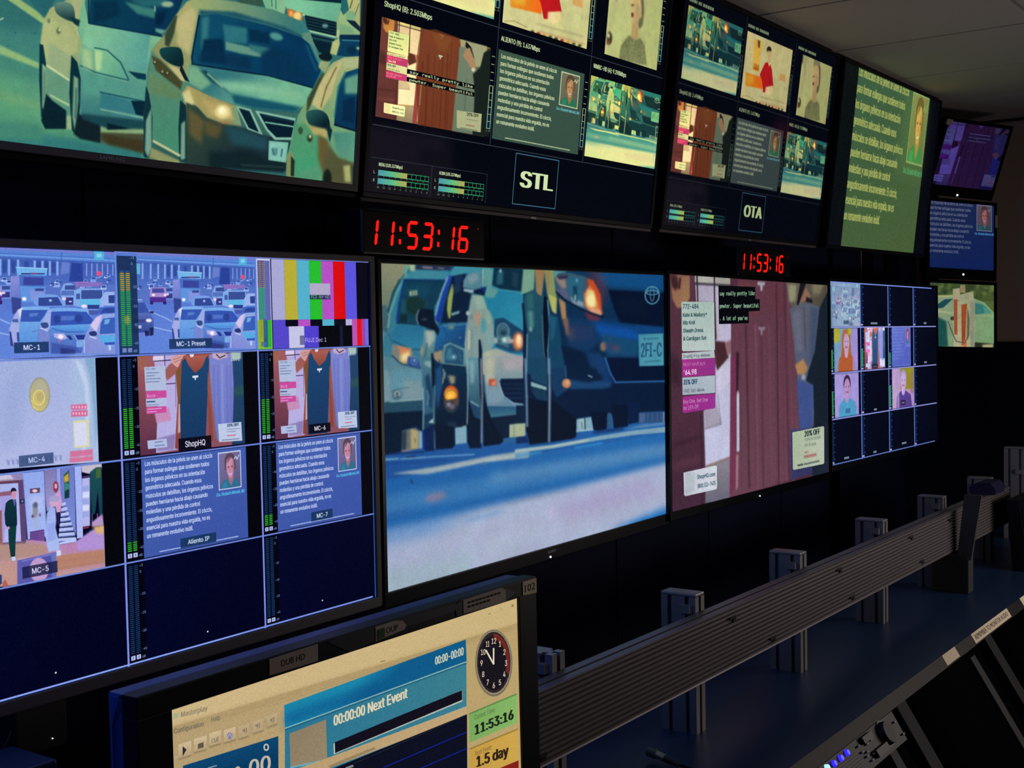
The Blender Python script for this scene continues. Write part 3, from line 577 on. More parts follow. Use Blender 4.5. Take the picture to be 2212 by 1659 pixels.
S2 = (np.array([0.5305, 0.252]), np.array([0.189, 0.2415]))
def draw_shop2():
    """shopping programme with a teal dress, as in the small windows of the near multiviewer"""
    s = Cv(520, 390, '8a5060'); s.fr(lambda p: (SM['E'](p) - S2[0]) / S2[1], 0, 500, 2.633)
    s.p('760,690 900,690 900,1290 780,1290', 'a05c62', col2='5c3048', g='840,720 840,1250')
    s.p('776,700 830,700 836,780 800,790', '9a6050', blur=4); s.p('870,690 1060,690 1040,800 1010,1240 888,1260 900,900', 'b8a8dc', col2='b4b0e0', g='950,700 950,1240')
    s.p('870,712 930,708 930,740 870,745', 'd8cce8'); s.l('870,740 1000,730', '3c3460', 6); s.l('936,700 940,800', '3c3460', 4); s.l('940,868 1000,864', '3c3460', 5); s.l('998,740 1000,1000', '6c5c94', 3)
    s.p('880,1035 960,1000 975,1075 890,1090', 'c48cb8', blur=3); s.p('890,1180 1000,1150 990,1240 895,1250', '8c7cb4', blur=4)
    s.p('930,800 960,760 1005,730 1020,770 1000,810 950,850', '9c5c58', blur=3); s.p('975,720 1045,690 1050,735 1020,775 985,755', 'd09c9c', sm=True); s.l('985,730 1030,715', '8c5c68', 3); s.l('990,745 1035,728', '8c5c68', 3)
    s.p('1000,800 1045,706 1200,690 1215,760 1232,1170 1225,1190 1190,1188 1180,900 1030,900 1030,1240 995,1235 1010,960', '9a4e44', col2='84423e', g='1100,700 1100,1200', blur=1)
    s.p('1000,800 1030,770 1030,1000 1016,1000', '7c5030', blur=2); s.p('1016,980 1026,985 1026,1140 1012,1150', 'c8a8a8', blur=2)
    s.p('1034,740 1058,716 1072,760 1110,806 1150,770 1176,706 1190,730 1184,840 1168,1226 1030,1242 1024,1000', '1c4470', col2='16365e', g='1100,760 1100,1220')
    s.p('1050,712 1180,700 1150,772 1110,806 1072,762', 'a85c50', blur=1, col2='8c463e', g='1110,710 1110,800'); s.p('1078,700 1104,698 1098,715 1084,716', 'e4dcf0')
    s.p('1094,822 1128,818 1128,830 1115,833 1114,846 1108,846 1107,834 1094,833', 'd8dcec')
    s.p('1182,800 1200,850 1236,1170 1215,1190 1200,1000 1180,900', '9a5448', blur=2)
    s.p('1190,700 1335,694 1326,1150 1236,1190 1210,1000 1192,800', '7c84cc', col2='6c78c4', g='1250,720 1270,1180', blur=2)
    for x in (1215, 1240, 1262, 1290, 1310): s.l([(x, 760), (x + 8, 1180)], '5c66b4' if x != 1262 else '9aa4e4', 7, a=.7, blur=4)
    s.p('1205,690 1280,690 1300,715 1240,730 1210,720', 'c4a8c0', blur=3); s.l('1230,700 1250,720 1280,705', '30304c', 6)
    s.p('1320,690 1400,684 1400,1215 1320,1220 1330,900', '23466c', col2='1c3a5c', g='1350,700 1360,1200', blur=2); s.p('1330,890 1390,870 1390,930 1330,940', '2c5a50', a=.6, blur=8)
    s.p('1310,690 1370,688 1370,725 1320,735', 'a8c0b8', blur=4); s.t('LIVE', (1312, 738), (1365, 735), 16, 'c8d0e4')
    s.p('820,772 940,766 946,902 828,908', 'b0bcdc'); s.t('772-484', (828, 790), (884, 787), 12, '405880'); 
    for k, w in enumerate((70, 46, 80, 74)): s.l([(832, 806 + 17 * k), (832 + w, 803 + 17 * k)], '6c80ac', 5)
    s.p('828,910 946,904 948,945 830,951', 'c84c9c'); s.t('$64.98', (836, 944), (882, 942), 14, 'f0d8f0'); s.p('830,953 946,947 946,992 832,998', 'b4bcdc'); s.l('836,970 880,968', '405c88', 8); s.l('836,988 905,985', '7c88b4', 5)
    s.p('832,1000 946,994 946,1030 834,1040', 'c84c9c'); s.l('838,1012 920,1006', 'e4b0dc', 4); s.l('838,1028 890,1024', 'e4b0dc', 4)
    s.p('1240,1096 1372,1083 1378,1190 1246,1198', 'bcc8e4'); s.t('20% OFF', (1290, 1112), (1358, 1106), 16, '30446c', bold=1); s.l('1292,1126 1366,1120', '7c8cb4', 4); s.l('1292,1140 1340,1136', '7c8cb4', 4); s.l('1292,1162 1340,1158', 'c07088', 6); s.l('1262,1188 1360,1178', '6c7ca4', 5)
    s.p('838,1190 948,1178 952,1226 842,1238', 'b0bce0'); s.l('882,1200 925,1195', '6c80b0', 6); s.l('882,1220 936,1214', '6c80b0', 6)
    return s

def draw_traffic():
    """a wide road full of cars under a bridge"""
    cell = (0.25, 0.0, 0.5, 0.25)
    s = Cv(760, 430, '5c80d0'); s.fr(sub_map('E', *cell), 0, 540, 5.267)
    s.p('-420,-80 1330,20 1330,60 -420,-20', '7880cc'); s.p('-420,-30 1330,50 1330,150 -420,70', '5c88d4'); s.l('-400,10 1330,95', '4468bc', 5); s.l('-400,30 1330,115', '84b0ec', 8); s.l('-400,50 1330,148', '3f5cb0', 8)
    s.l('705,20 705,110', '4c68b4', 10)
    s.p('-420,60 1330,150 1330,420 -420,420', '4462b4', col2='5474c4', g='500,150 500,400')
    random.seed(5)
    for x in (-330, -210, -100, 0, 100, 205, 395, 485, 568, 655): s.p([(x - 14, 95 + x * .045), (x + 14, 96 + x * .045), (x + 12, 290), (x - 12, 290)], '8cb0e8', blur=2)
    for x in (50, 150, 300, 440, 530, 610, 720): s.p([(x - 24, 110 + x * .04), (x + 24, 112 + x * .04), (x + 22, 260), (x - 22, 260)], '3450a0', blur=5)
    s.p('820,140 940,150 950,360 790,360', '2c469c', blur=4); s.p('700,130 800,140 790,260 690,280', '6c84cc', blur=6)
    for k in range(12): s.l([(960 + k * 30, 148 + k), (960 + k * 30, 290)], '90a8e4' if k % 2 else '4c64b4', 13, blur=2)
    s.p('-420,520 1330,520 1330,1260 -420,1260', '5a7cd0', col2='6c8cdc', g='0,560 100,1200'); s.p('-420,400 1330,400 1330,560 -420,600', '5c78c4', blur=10)
    s.l('-420,640 0,800 110,850', 'a0bcec', 14, blur=2); s.l('-420,870 0,960 200,1000', 'a0bcec', 14, blur=2); s.p('-420,1000 100,1100 120,1250 -420,1250', '6488d8', blur=20)
    for k in range(46):
        x = random.uniform(-420, 1290); y = random.uniform(290, 440); w = random.uniform(45, 75) * (.6 + (y - 280) / 260)
        if 120 < x < 520 or 830 < x < 940 and y < 360: continue
        c = random.choice(('8cace8', '7c9ce0', '4c68bc', '9cb4ec'))
        s.p([(x - w * .55, y), (x - w * .35, y - w * .5), (x + w * .35, y - w * .5), (x + w * .55, y), (x + w * .5, y + w * .35), (x - w * .5, y + w * .35)], c, blur=1)
        s.p([(x - w * .38, y - 2), (x - w * .28, y - w * .4), (x + w * .28, y - w * .4), (x + w * .38, y - 2)], '34509c', blur=1)
        if k % 3 == 0: s.e(x - w * .4, y + w * .12, 8, 7, 'f4ecff', blur=3)
    s.p('1075,0 1190,5 1190,110 1078,112', '58b4dc', blur=1); s.r(1105, 35, 1160, 78, '8cd4ec', blur=3)
    s.e(1132, 266, 27, 29, 'f05078', blur=2); s.p('850,366 1160,366 1180,410 870,425', '8c74c0', blur=4); s.l('850,370 1000,366', 'c070b0', 7, blur=2)
    # truck
    s.p('118,300 222,290 226,540 124,540', '8c94d8', col2='7480cc', g='130,320 200,520', blur=2); s.p('180,186 542,204 530,292 196,282', '78b8e8', blur=1); s.l('180,192 540,210', 'a8d8f4', 8); s.p('215,282 525,292 520,420 230,420', '4c74c4', blur=2)
    s.r(240, 262, 510, 276, '24347c', blur=1); s.r(350, 258, 430, 268, 'c04c8c', blur=2)
    s.p('268,308 500,314 496,404 262,402', '3c489c', blur=2); s.p('225,410 520,420 515,600 240,600', '6498dc', blur=2); s.p('340,455 510,455 505,580 345,580', '8898dc', blur=3); s.r(400, 440, 500, 470, '3c4c94', blur=3)
    s.p('128,540 242,560 236,700 140,740', '3a4890', blur=4); s.e(275, 562, 26, 22, 'fff8f0', blur=6)
    # middle cars
    s.p('690,470 730,385 800,375 862,400 862,460 850,640 745,640 690,520', '88ace8', blur=1); s.p('742,405 862,400 860,455 740,455', '3c5498', blur=1); s.p('700,466 845,462 848,520 694,522', '5a78c0', blur=1); s.p('744,545 838,545 836,632 750,632', '343c84', blur=2); s.e(732, 560, 24, 18, 'ffd8f0', blur=5); s.r(785, 582, 820, 602, 'b0bce8', blur=1)
    s.p('0,400 118,402 122,560 0,560', '7c9ce0', blur=2); s.p('20,410 112,412 112,452 20,455', '3c5098', blur=1); s.p('0,480 110,480 110,545 0,545', '383c88', blur=2); s.e(38, 492, 22, 14, 'ffd8f0', blur=4)
    s.p('390,560 420,512 560,506 650,516 720,580 745,650 430,650 385,620', '7ca4e4', blur=1); s.p('440,548 660,540 715,640 436,644', '344c98', blur=1); s.e(575, 580, 16, 16, 'c0d4f4', blur=4)
    s.p('848,560 862,460 900,440 1150,440 1184,470 1190,640 1140,740 1010,740 930,660 846,640', '88b0e8', blur=1); s.p('930,460 1168,458 1172,558 928,562', '3c5498', blur=1); s.r(870, 500, 915, 565, '4460a8', blur=1)
    s.p('915,566 1150,566 1140,640 920,640', '64bce4', blur=1); s.p('1000,630 1138,632 1132,680 1000,678', '30408c', blur=1); s.p('1010,690 1130,690 1120,748 1020,748', '4c60ac', blur=2); s.e(962, 645, 34, 18, 'ffe4f4', blur=5)
    s.p('1150,560 1200,480 1310,480 1310,640 1150,640', 'a0b8ec', blur=1); s.p('1240,520 1310,516 1310,610 1244,610', '30468c', blur=1); s.p('1140,660 1310,655 1310,740 1130,740 1110,740', '4468c0', blur=1); s.p('1190,670 1310,664 1310,720 1150,725', '304c9c', blur=2)
    # near cars
    s.p('100,930 130,810 200,690 258,656 410,648 570,660 560,720 470,850 452,1060 300,1080 150,1100', '80b4e8', col2='6098dc', g='300,680 300,1050', blur=1); s.p('100,930 140,800 200,690 230,700 222,830 205,1080 150,1100', 'a8b0e4', blur=2); s.p('200,690 258,660 250,700 225,800', 'dcd8f0', blur=3)
    s.p('248,692 545,690 505,760 455,826 232,828', '3a5cb4', blur=1); s.p('330,730 440,725 420,760 340,770', '5c84cc', blur=3); s.p('135,800 200,795 212,836 140,832', '4c64a4', blur=2); s.p('105,930 125,950 150,1110 120,1110', '30408c', blur=3); s.p('190,950 215,950 220,1060 196,1060', '384c94', blur=2); s.l('370,945 440,930', '3c60b0', 5)
    s.p('434,920 470,840 520,760 545,700 600,668 780,662 960,676 1040,760 1068,800 1040,870 985,910 955,1090 930,1190 580,1200 560,1040 430,1040', '7cb0e8', col2='4c6cbc', g='700,680 700,1180', blur=1)
    s.p('500,800 545,700 590,675 582,760 575,870 555,930 450,880', 'a4b0e4', blur=2); s.p('434,920 560,950 575,1180 440,1060', '7c8cd0', blur=3)
    s.p('584,712 780,704 985,712 1066,802 1040,852 576,872', '3858b4', blur=1); s.p('700,760 860,758 840,810 690,815', '5c80cc', a=.8, blur=5); s.e(650, 800, 40, 50, '2c4694', blur=8); s.e(900, 790, 46, 50, '2c4694', blur=8)
    s.p('565,880 1040,858 990,920 960,950 640,950', '64a8e4', col2='5088d4', g='700,870 700,950', blur=2); s.l('590,905 760,948 960,945', '3454a8', 8, blur=2)
    s.p('465,845 540,840 550,890 490,900', '38508c', sm=True); s.l('460,900 545,935', 'e8e0f4', 12, blur=2)
    s.p('610,962 730,965 770,1020 700,1040 620,1010', 'b4b4e4', blur=2); s.e(692, 1000, 30, 26, 'fff0fc', blur=6); s.e(680, 1050, 20, 16, 'e070b0', a=.6, blur=5)
    s.p('758,985 800,985 835,1035 800,1040', '26388c'); s.p('860,982 985,980 960,1035 890,1035', '26388c'); s.l('840,978 880,1040 960,1040', '9cbcec', 6); s.p('872,1050 955,1045 945,1120 875,1125', '80b0e4', blur=1)
    s.p('590,1070 870,1120 930,1190 590,1200', '445cac', blur=6); s.p('690,1130 860,1150 860,1200 690,1200', '303c84', blur=8)
    s.p('950,1190 965,1010 1020,890 1100,775 1180,736 1312,728 1316,1200', '94ace4', col2='8490d4', g='1100,760 1000,1180', blur=1); s.p('1030,870 1100,775 1170,742 1140,840 1100,950', 'd8c8e8', blur=4)
    s.p('1150,850 1180,790 1312,775 1316,960 1140,972', '3c64b8', blur=1); s.p('1200,800 1260,795 1240,850 1190,860', '74b0e0', blur=3); s.p('1020,950 1090,938 1105,985 1040,990', '2c3c74', sm=True); s.l('1030,1000 1100,1020', 'f0e8f8', 10, blur=2)
    s.p('1120,990 1312,980 1312,1090 1190,1090', '5cb0e4', blur=3); s.p('1190,1070 1312,1062 1312,1092 1200,1096', '3858b4', blur=2); s.p('1240,1100 1270,1100 1270,1160 1245,1160', 'bcd8f4', blur=2); s.l('960,1040 965,1190', 'e8dcec', 8, blur=2)
    # van on the far side of the same road, seen in the second copy of the picture
    s.fr(sub_map('E', 0.5, 0.0, 0.75, 0.25), 0, 540, 5.267)
    s.p('1420,560 1600,565 1660,640 1710,740 1745,800 1745,970 1700,990 1650,950 1440,960', '6c88cc', col2='3a4c94', g='1550,580 1560,960', blur=1); s.p('1430,600 1640,605 1695,720 1450,730', '3c58a8', blur=1); s.l('1440,562 1610,572', 'b0c4ec', 10)
    s.p('1700,705 1748,705 1745,730 1700,726', '2c3464', blur=1); s.p('1500,800 1650,800 1645,835 1510,838', '3a4888', blur=1); s.r(1535, 868, 1605, 905, 'b8c4e8', blur=1); s.e(1690, 812, 34, 20, 'fff0f8', blur=5); s.p('1640,930 1690,930 1690,990 1650,995', '20285c'); s.p('1700,900 1745,890 1740,985 1705,990', '20285c'); s.l('1530,975 1650,985', 'a070b4', 10, a=.7, blur=4)
    s.p('1485,145 1592,150 1590,275 1480,270', '68b4dc', blur=1)
    s.p('1712,430 1870,425 1890,500 1890,600 1710,600 1700,500', 'b090d0', blur=1); s.p('1730,440 1860,438 1868,490 1725,490', '4850a0', blur=1); s.p('1700,540 1890,540 1885,600 1705,600', '503090', blur=2); s.e(1742, 515, 18, 14, 'fff4f0', blur=4); s.e(1876, 515, 16, 14, 'fff4f0', blur=4); s.p('1705,590 1740,590 1740,625 1705,625', '30206c'); s.p('1850,590 1892,590 1890,625 1855,625', '30206c')
    return s

UPC = [(0.02, .061, .33, .369), (.358, .062, .663, .369), (.736, .061, .968, .366)]
def draw_chef():
    s = Cv(420, 236, 'd0cc98'); s.fr(sub_map('C', *UPC[1]), 1440, 0, 3.456)
    s.p('600,225 945,372 890,836 545,730', 'ccc4a0', col2='bcb894', g='600,300 900,700')
    s.p('655,290 720,310 700,400 690,540 640,520', 'dcae50', blur=4); s.p('680,300 700,305 696,360 682,355', '5c4a2c', blur=2); s.p('650,470 690,485 688,532 645,518', 'b06020', blur=2)
    for k in range(3): s.l([(655 + k * 14, 440), (652 + k * 14, 500)], 'e8c878', 4)
    s.p('590,540 720,580 712,665 588,640', 'd88c28', col2='e0641c', g='600,560 700,650', blur=2); s.p('600,560 650,570 648,630 600,620', 'd8a43c', a=.7, blur=6)
    s.e(765, 375, 18, 28, '2c2820', blur=1); s.p('752,380 782,384 780,440 765,462 752,430', 'ccb088', blur=2)
    s.p('735,470 770,462 786,520 796,640 775,690 720,690 712,600 695,560', 'b81c24', col2='a81420', g='740,480 740,680'); s.p('755,462 778,470 766,500', 'dcc8a4')
    s.p('740,650 795,640 790,690 760,712 735,700', 'd8c4a4', blur=3); s.l('560,720 600,715 650,745', '8c8060', 4)
    s.p('845,550 890,562 885,612 845,600', 'c8905c', a=.8, blur=2); s.p('845,645 872,652 868,735 838,722', 'c4c09c')
    for k in range(9): s.e(670 + k * 24, 765 + k * 7, 8, 7, ('3c3428', '9c2820', 'c88838', '4c4430')[k % 4], blur=2)
    s.l('690,720 880,770', '9c947c', 14, a=.5, blur=3); s.l('700,760 880,810', 'b87868', 10, a=.5, blur=3)
    return s
def draw_elder():
    s = Cv(420, 236, 'b8b890'); s.fr(sub_map('C', *UPC[2]), 1440, 0, 3.456)
    s.p('1000,390 1250,485 1200,940 945,875', 'b0b088', col2='a2a67c', g='1010,450 1200,800'); s.p('1004,396 1024,405 1018,470 1000,480', '4c4a3c', blur=4); s.l('1042,420 1030,560', '94927a', 7, blur=4)
    s.fr(sub_map('B', *UPC[2]), 780, 0, 3.253)
    s.p('1700,-60 1790,-60 1775,60 1745,200 1720,380 1690,380', 'b4b48c', blur=8); s.e(1745, 268, 20, 46, '3c362c', blur=4); s.e(1738, 250, 10, 16, 'c8c8a0', blur=4); s.e(1735, 300, 12, 16, '6c4834', blur=4)
    s.p('1905,-130 1960,-120 1985,-30 1990,80 1978,180 1955,206 1940,150 1950,40 1915,-20', '5c5a4c', blur=5); s.p('1895,-90 1940,-110 1965,-20 1972,80 1955,130 1940,190 1915,180 1900,168 1898,140 1888,110 1898,84 1888,50 1898,0', 'b49c7c', blur=4)
    s.p('1935,20 1965,60 1955,130 1940,185 1920,170', '9c8468', a=.7, blur=8); s.e(1908, 36, 13, 7, '5c4838', blur=3); s.p('1898,88 1916,92 1914,122 1900,118', '5c3028', blur=3); s.e(1964, 108, 9, 20, 'a88c6c', blur=3); s.p('1900,-140 1950,-140 1970,-60 1940,-70 1900,-60', '7c7a68', blur=6)
    s.p('1905,160 1945,180 1950,270 1920,290 1898,275', 'a88c6c', blur=4); s.p('1885,245 1925,285 1962,268 1992,310 2008,460 1812,420 1826,320 1850,285', '6c6e54', col2='74765c', g='1900,280 1900,440', blur=4)
    random.seed(8)
    for k in range(150):
        x, y = random.uniform(1822, 2000), random.uniform(285, 450); s.e(x, y, 3.5, 3, random.choice(('4c4e3c', '8c8e70', '9a9c7c')), a=.7)
    s.fr(sub_map('B', *UPC[2]), 780, 0, 3.253)
    return s

def aliento(s, u0, v0, u1, v1, bg, bg2, tc, frame, skin=1.0, name='48b4c8', top=0.055, url=True, dim=1.0, bold=0.0, tint=(1, 1, 1)):
    """health advice slide: ten lines of type and a framed portrait"""
    s.rect_frame(u0, v0, u1, v1)
    s.p('0,0 1,0 1,1 0,1', bg, col2=bg2, g='0.2,0 0.5,1')
    L = ('Los músculos de la pelvis se unen al cóccix', 'para formar eslingas que sostienen todos', 'los órganos pélvicos en su orientación', 'geométrica adecuada. Cuando esos',
         'músculos se debilitan, los órganos pélvicos', 'pueden herniarse hacia abajo causando', 'molestias y una pérdida de control', 'angustiosamente inconveniente. El cóccix,', 'esencial para nuestra vida erguida, no es', 'un remanente evolutivo inútil.')
    ref = text_outline(L[0])[1]
    for i, t in enumerate(L):
        y = top + .012 + i * .0815
        w = .63 * text_outline(t)[1] / ref
        s.t(t, (.03, y), (.03 + w, y), .046, tc, bold=bold)
    c = lambda h: ''.join('%02x' % int(np.clip(int(h[i:i + 2], 16) * dim * tint[i // 2], 0, 255)) for i in (0, 2, 4))
    x0, x1, y0, y1 = .715, .945, top - .03, top + .375
    s.r(x0, y0, x1, y1, frame); s.r(x0 + .008, y0 + .012, x1 - .008, y1 - .012, c('7c7c74'), col2=c('5c5c58'), g=[(x0, y0), (x1, y1)])
    X = lambda q: x0 + q * (x1 - x0); Y = lambda q: y0 + q * (y1 - y0)
    def sh(pts, col, **k): s.p([(X(a), Y(b)) for a, b in pts], c(col), **k)
    B = .004
    sh([(.08, .965), (.10, .86), (.22, .77), (.42, .72), (.52, .82), (.66, .70), (.84, .78), (.92, .965)], '2c7868', blur=B * .5)
    sh([(.12, .965), (.2, .82), (.38, .78), (.36, .965)], '38907c', a=.7, blur=B)
    sh([(.42, .66), (.66, .64), (.66, .74), (.54, .93), (.45, .80)], 'a4785c', blur=B)
    sh([(.29, .36), (.30, .16), (.42, .055), (.60, .05), (.72, .15), (.75, .34), (.72, .50), (.33, .5)], '5c4a3c', sm=True, blur=B * .6)
    sh([(.35, .36), (.38, .22), (.50, .165), (.64, .21), (.69, .36), (.675, .52), (.61, .66), (.525, .715), (.435, .65), (.365, .52)], 'cc9878', sm=True, blur=B * .7)
    sh([(.60, .24), (.69, .36), (.67, .54), (.58, .68), (.62, .5)], 'a06c54', a=.7, blur=B)
    sh([(.36, .3), (.44, .17), (.56, .15), (.50, .22), (.40, .3)], '6c5848', a=.9, blur=B)
    sh([(.40, .40), (.48, .39), (.48, .425), (.40, .43)], '6c4838', blur=B * .6); sh([(.56, .39), (.64, .40), (.64, .43), (.56, .425)], '6c4838', blur=B * .6)
    sh([(.50, .42), (.535, .50), (.55, .535), (.49, .535)], 'b07c60', blur=B)
    sh([(.44, .575), (.53, .595), (.62, .565), (.58, .625), (.48, .63)], 'e4d0c4', blur=B * .5); sh([(.44, .57), (.53, .583), (.62, .56), (.53, .597)], '9c5448', a=.8)
    s.l([(X(.7), Y(.22)), (X(.78), Y(.15)), (X(.84), Y(.24)), (X(.92), Y(.12))], frame, .008)
    s.t('Dra. Elizabeth Mitchell, MD', (.69, top + .435), (.975, top + .435), .034, name, bold=.001)
    if url:
        for k in range(30): s.l([(.14 + k * .0254, .965), (.14 + k * .0254 + (.018 if k % 4 else .023), .965)], tc, .012, a=.75)
# ---------------------------------------------------------------- what each display shows
PIC_CARS, PIC_SHOP, PIC_SHOP2, PIC_TRAFFIC, PIC_CHEF, PIC_ELDER = draw_cars(), draw_shop(), draw_shop2(), draw_traffic(), draw_chef().soft(1, 1).mottle(.03, 31), draw_elder().soft(2, 2).mottle(.03, 32)

def screen_A():
    """close view of the same road on the large upper display"""
    s = Cv(1920, 1080, '3c7478'); s.fr(SM['A'], 0, 0, 2.765)
    s.p('-100,-100 900,-100 900,1000 -100,900', '3f7d80', col2='5c9c7e', g='200,100 100,700')
    s.p('-100,400 300,520 300,760 -100,620', '68a684', a=.7, blur=30); s.p('-50,-80 300,60 250,200 -50,150', '34706f', a=.7, blur=30)
    s.p('-60,760 860,880 860,960 -60,860', '3a7f80', blur=20); s.p('-60,720 240,740 260,840 -60,830', '4c8c7c', blur=16)
    s.p('20,-20 110,-10 290,115 268,150', '9cb87e', blur=3); s.p('-20,262 236,378 232,410 -20,315', '98ba84', blur=4); s.p('-20,530 240,600 240,660 -20,600', '78a67e', a=.7, blur=16)
    s.p('160,-20 340,-20 300,60 262,110', '2c6a72', blur=6); s.l('0,118 20,108', 'b8d0b0', 8); s.e(45, 275, 5, 3, '285858'); s.e(212, 200, 4, 4, '285858'); s.e(90, 195, 4, 4, '285858')
    # pale saloon car
    s.p('590,740 870,770 870,905 600,850', '4c503c', blur=8); s.p('588,745 862,770 862,800 588,790', '90ac80', blur=4); s.p('600,800 870,840 870,920 640,860', '443c28', blur=10)
    s.p('440,-20 300,48 262,118 243,236 238,420 268,560 300,600 414,664 486,700 480,420 510,-20', 'a8b080', col2='5e9480', g='330,200 380,640')
    s.p('440,-20 400,60 450,180 470,230 480,60 500,-20', 'b0b488', col2='c0bc8c', g='440,0 460,200', blur=3)
    s.p('255,150 300,110 420,160 470,230 460,310 420,330 400,440 285,390 246,260', 'b4b886', a=.9, blur=6); s.p('290,250 420,330 408,480 285,400', '9cae88', blur=8); s.p('275,400 410,470 412,640 300,580', '6c9c84', blur=6)
    s.l('275,388 412,478', 'd0d8a8', 12, blur=2); s.l('300,568 412,628', 'bcd0a0', 10, blur=2); s.e(350, 185, 14, 20, '6c7c5c', blur=3); s.e(356, 178, 7, 9, 'e4e0b0', blur=2); s.e(292, 125, 9, 14, '6c7c5c', blur=3)
    s.p('500,-20 528,140 860,205 970,220 900,330 880,420 862,760 650,770 486,700 470,420 490,260 462,180 480,60', '84bc98', col2='3f7c82', g='650,180 640,720')
    s.p('520,130 900,200 870,430 760,410 640,300 530,290 490,260', '8cc4a2', col2='5ea09a', g='560,180 860,400', blur=5); s.p('490,280 545,300 560,430 490,400', 'a8c496', blur=12); s.p('480,420 860,520 860,620 490,560', '5c9c90', blur=16)
    s.p('540,-20 1100,-20 1060,80 960,216 760,184 532,142', '0e4660', col2='0b3c5c', g='600,20 900,200'); s.p('560,10 700,0 720,90 560,140', '0a3650', blur=10); s.p('740,8 930,55 925,110 820,82', '44847e', blur=6); s.p('760,-10 1000,-10 980,40 850,40', '2c6a74', blur=8); s.p('930,80 1000,60 970,150 930,150', '082c48', blur=6); s.e(1000, 25, 36, 18, '98b49a', blur=5); s.e(925, 52, 6, 20, '7ca898', blur=2); s.p('928,168 990,180 970,205 930,190', '6ea09c', blur=3); s.l('536,140 968,218', '0a3048', 8); s.l('530,0 530,140', '0a3048', 8)
    s.p('330,22 396,12 438,40 447,118 418,126 340,82', '6a8c80', col2='24484c', g='370,20 380,110', sm=True); s.p('420,100 478,120 470,160 440,140', '143a40', blur=2)
    s.p('236,262 258,268 276,390 270,520 262,690 246,704 234,480', '0f3844'); s.p('252,380 276,400 270,560 262,660 252,640', '8cae92', blur=2); s.p('262,410 270,430 266,600 258,600', '5c8474', blur=2)
    s.p('276,560 312,600 395,660 398,770 270,770 246,720', '0c2834', blur=2); s.p('398,690 430,690 430,770 396,775', '9cb48c', blur=4)
    s.p('426,330 462,372 482,470 478,640 458,805 430,780 414,560', '0d3440'); s.p('440,450 468,470 468,600 448,790 432,700', '84a68c', blur=3); s.p('450,520 462,530 456,720 444,700', '4c7c70', blur=2)
    s.p('470,680 600,740 600,855 480,830 440,800', '14262e', blur=4)
    s.l('565,285 640,300 720,372 768,476', '1c565c', 7); s.p('563,290 640,305 712,376 760,472 690,460 572,430', '8cc49a', col2='64a494', g='580,320 740,460', blur=1); s.p('570,300 610,310 600,420 572,420', 'b8d4a0', blur=5); s.l('480,392 570,432 766,480', '1f5f68', 7); s.l('495,398 570,440 760,486', '86b8a0', 4)
    s.p('765,425 872,442 872,478 820,470', '0c3e52'); s.p('600,552 780,600 812,680 600,650', '3c7c88', blur=5); s.l('598,550 862,606', '165060', 7); s.p('782,600 866,606 866,696 812,684', '0c2c40', blur=1); s.l('600,652 866,706', '8cb8a6', 8, blur=2); s.p('490,680 866,720 866,770 650,770 490,710', '1e4a54', blur=6); s.p('640,735 780,770 640,775', '0c2430', blur=3)
    # van behind
    s.p('1390,-20 1580,-20 1570,40 1440,20', '3c5c50', blur=3); s.p('1560,-20 1720,-20 1690,120 1600,80', '7ab896', col2='94c09a', g='1580,0 1690,80'); s.l('1622,-10 1625,40', '3c6c5c', 5); s.l('1648,-10 1648,50', '3c6c5c', 5)
    s.p('1690,-20 2060,-20 2030,60 2010,132 1815,92 1712,48', '86c4a2', col2='72b498', g='1800,0 1950,120'); s.p('1760,-20 2050,-20 2040,20 1780,-5', '0c2c38'); s.l('1712,48 1812,92 2010,134', 'b4d8b0', 6)
    s.p('1714,48 1808,78 1804,136 1716,112', '9c7848'); s.p('1722,58 1762,70 1760,118 1724,108', 'd8783c', blur=2); s.e(1776, 96, 24, 26, 'f4d48c', blur=5); s.e(1738, 82, 10, 18, 'f0b860', blur=4)
    s.p('1820,90 2012,132 2006,218 1836,182', '0b2230'); [s.l([(1832, 108 + k * 18), (2006, 146 + k * 18)], '28505c', 5) for k in range(5)]; s.e(1942, 154, 18, 12, '6c9c98', blur=3)
    s.l('1836,182 2006,222', 'a4ccac', 12); s.p('1846,200 2000,236 1970,340 1905,310', '0c2838'); s.l('1860,225 1985,250', '2c6068', 10, blur=3); s.p('1676,80 1700,90 1700,120 1680,110', '183438')
    s.p('2010,130 2030,60 2062,60 2090,120 2150,160 2150,210 2025,210 2012,180', '9cb888', blur=2); s.p('2060,-20 2150,-20 2150,180 2100,140 2060,60', 'c0bc84', col2='b0b07c', g='2080,0 2130,150'); s.p('2040,-20 2070,-20 2085,60 2050,90 2035,60', '2c6c70'); s.e(2095, 95, 30, 30, '84b08c', blur=2); s.p('2068,118 2120,125 2150,160 2150,190 2100,150', '142c40'); s.l('2105,0 2090,50', '3c4838', 5); s.l('2145,20 2120,90', '6c7050', 5)
    s.p('2026,140 2100,160 2120,200 2030,205', '7aa484', a=.7, blur=5); s.p('2012,180 2024,178 2026,230 2010,225', 'c8cc94', blur=2)
    s.p('2026,222 2040,206 2150,208 2150,350 2010,330', '0f4464'); s.p('2030,208 2150,210 2150,238 2030,232', '10304c'); s.l('2044,240 2150,244', '4c8ca0', 6); s.p('1985,250 2026,225 2030,262 2010,330 1970,320', 'b8bc84', blur=2); s.e(2100, 300, 30, 26, '0c3450', blur=8); s.e(2138, 288, 10, 8, 'b0c8a0', blur=3)
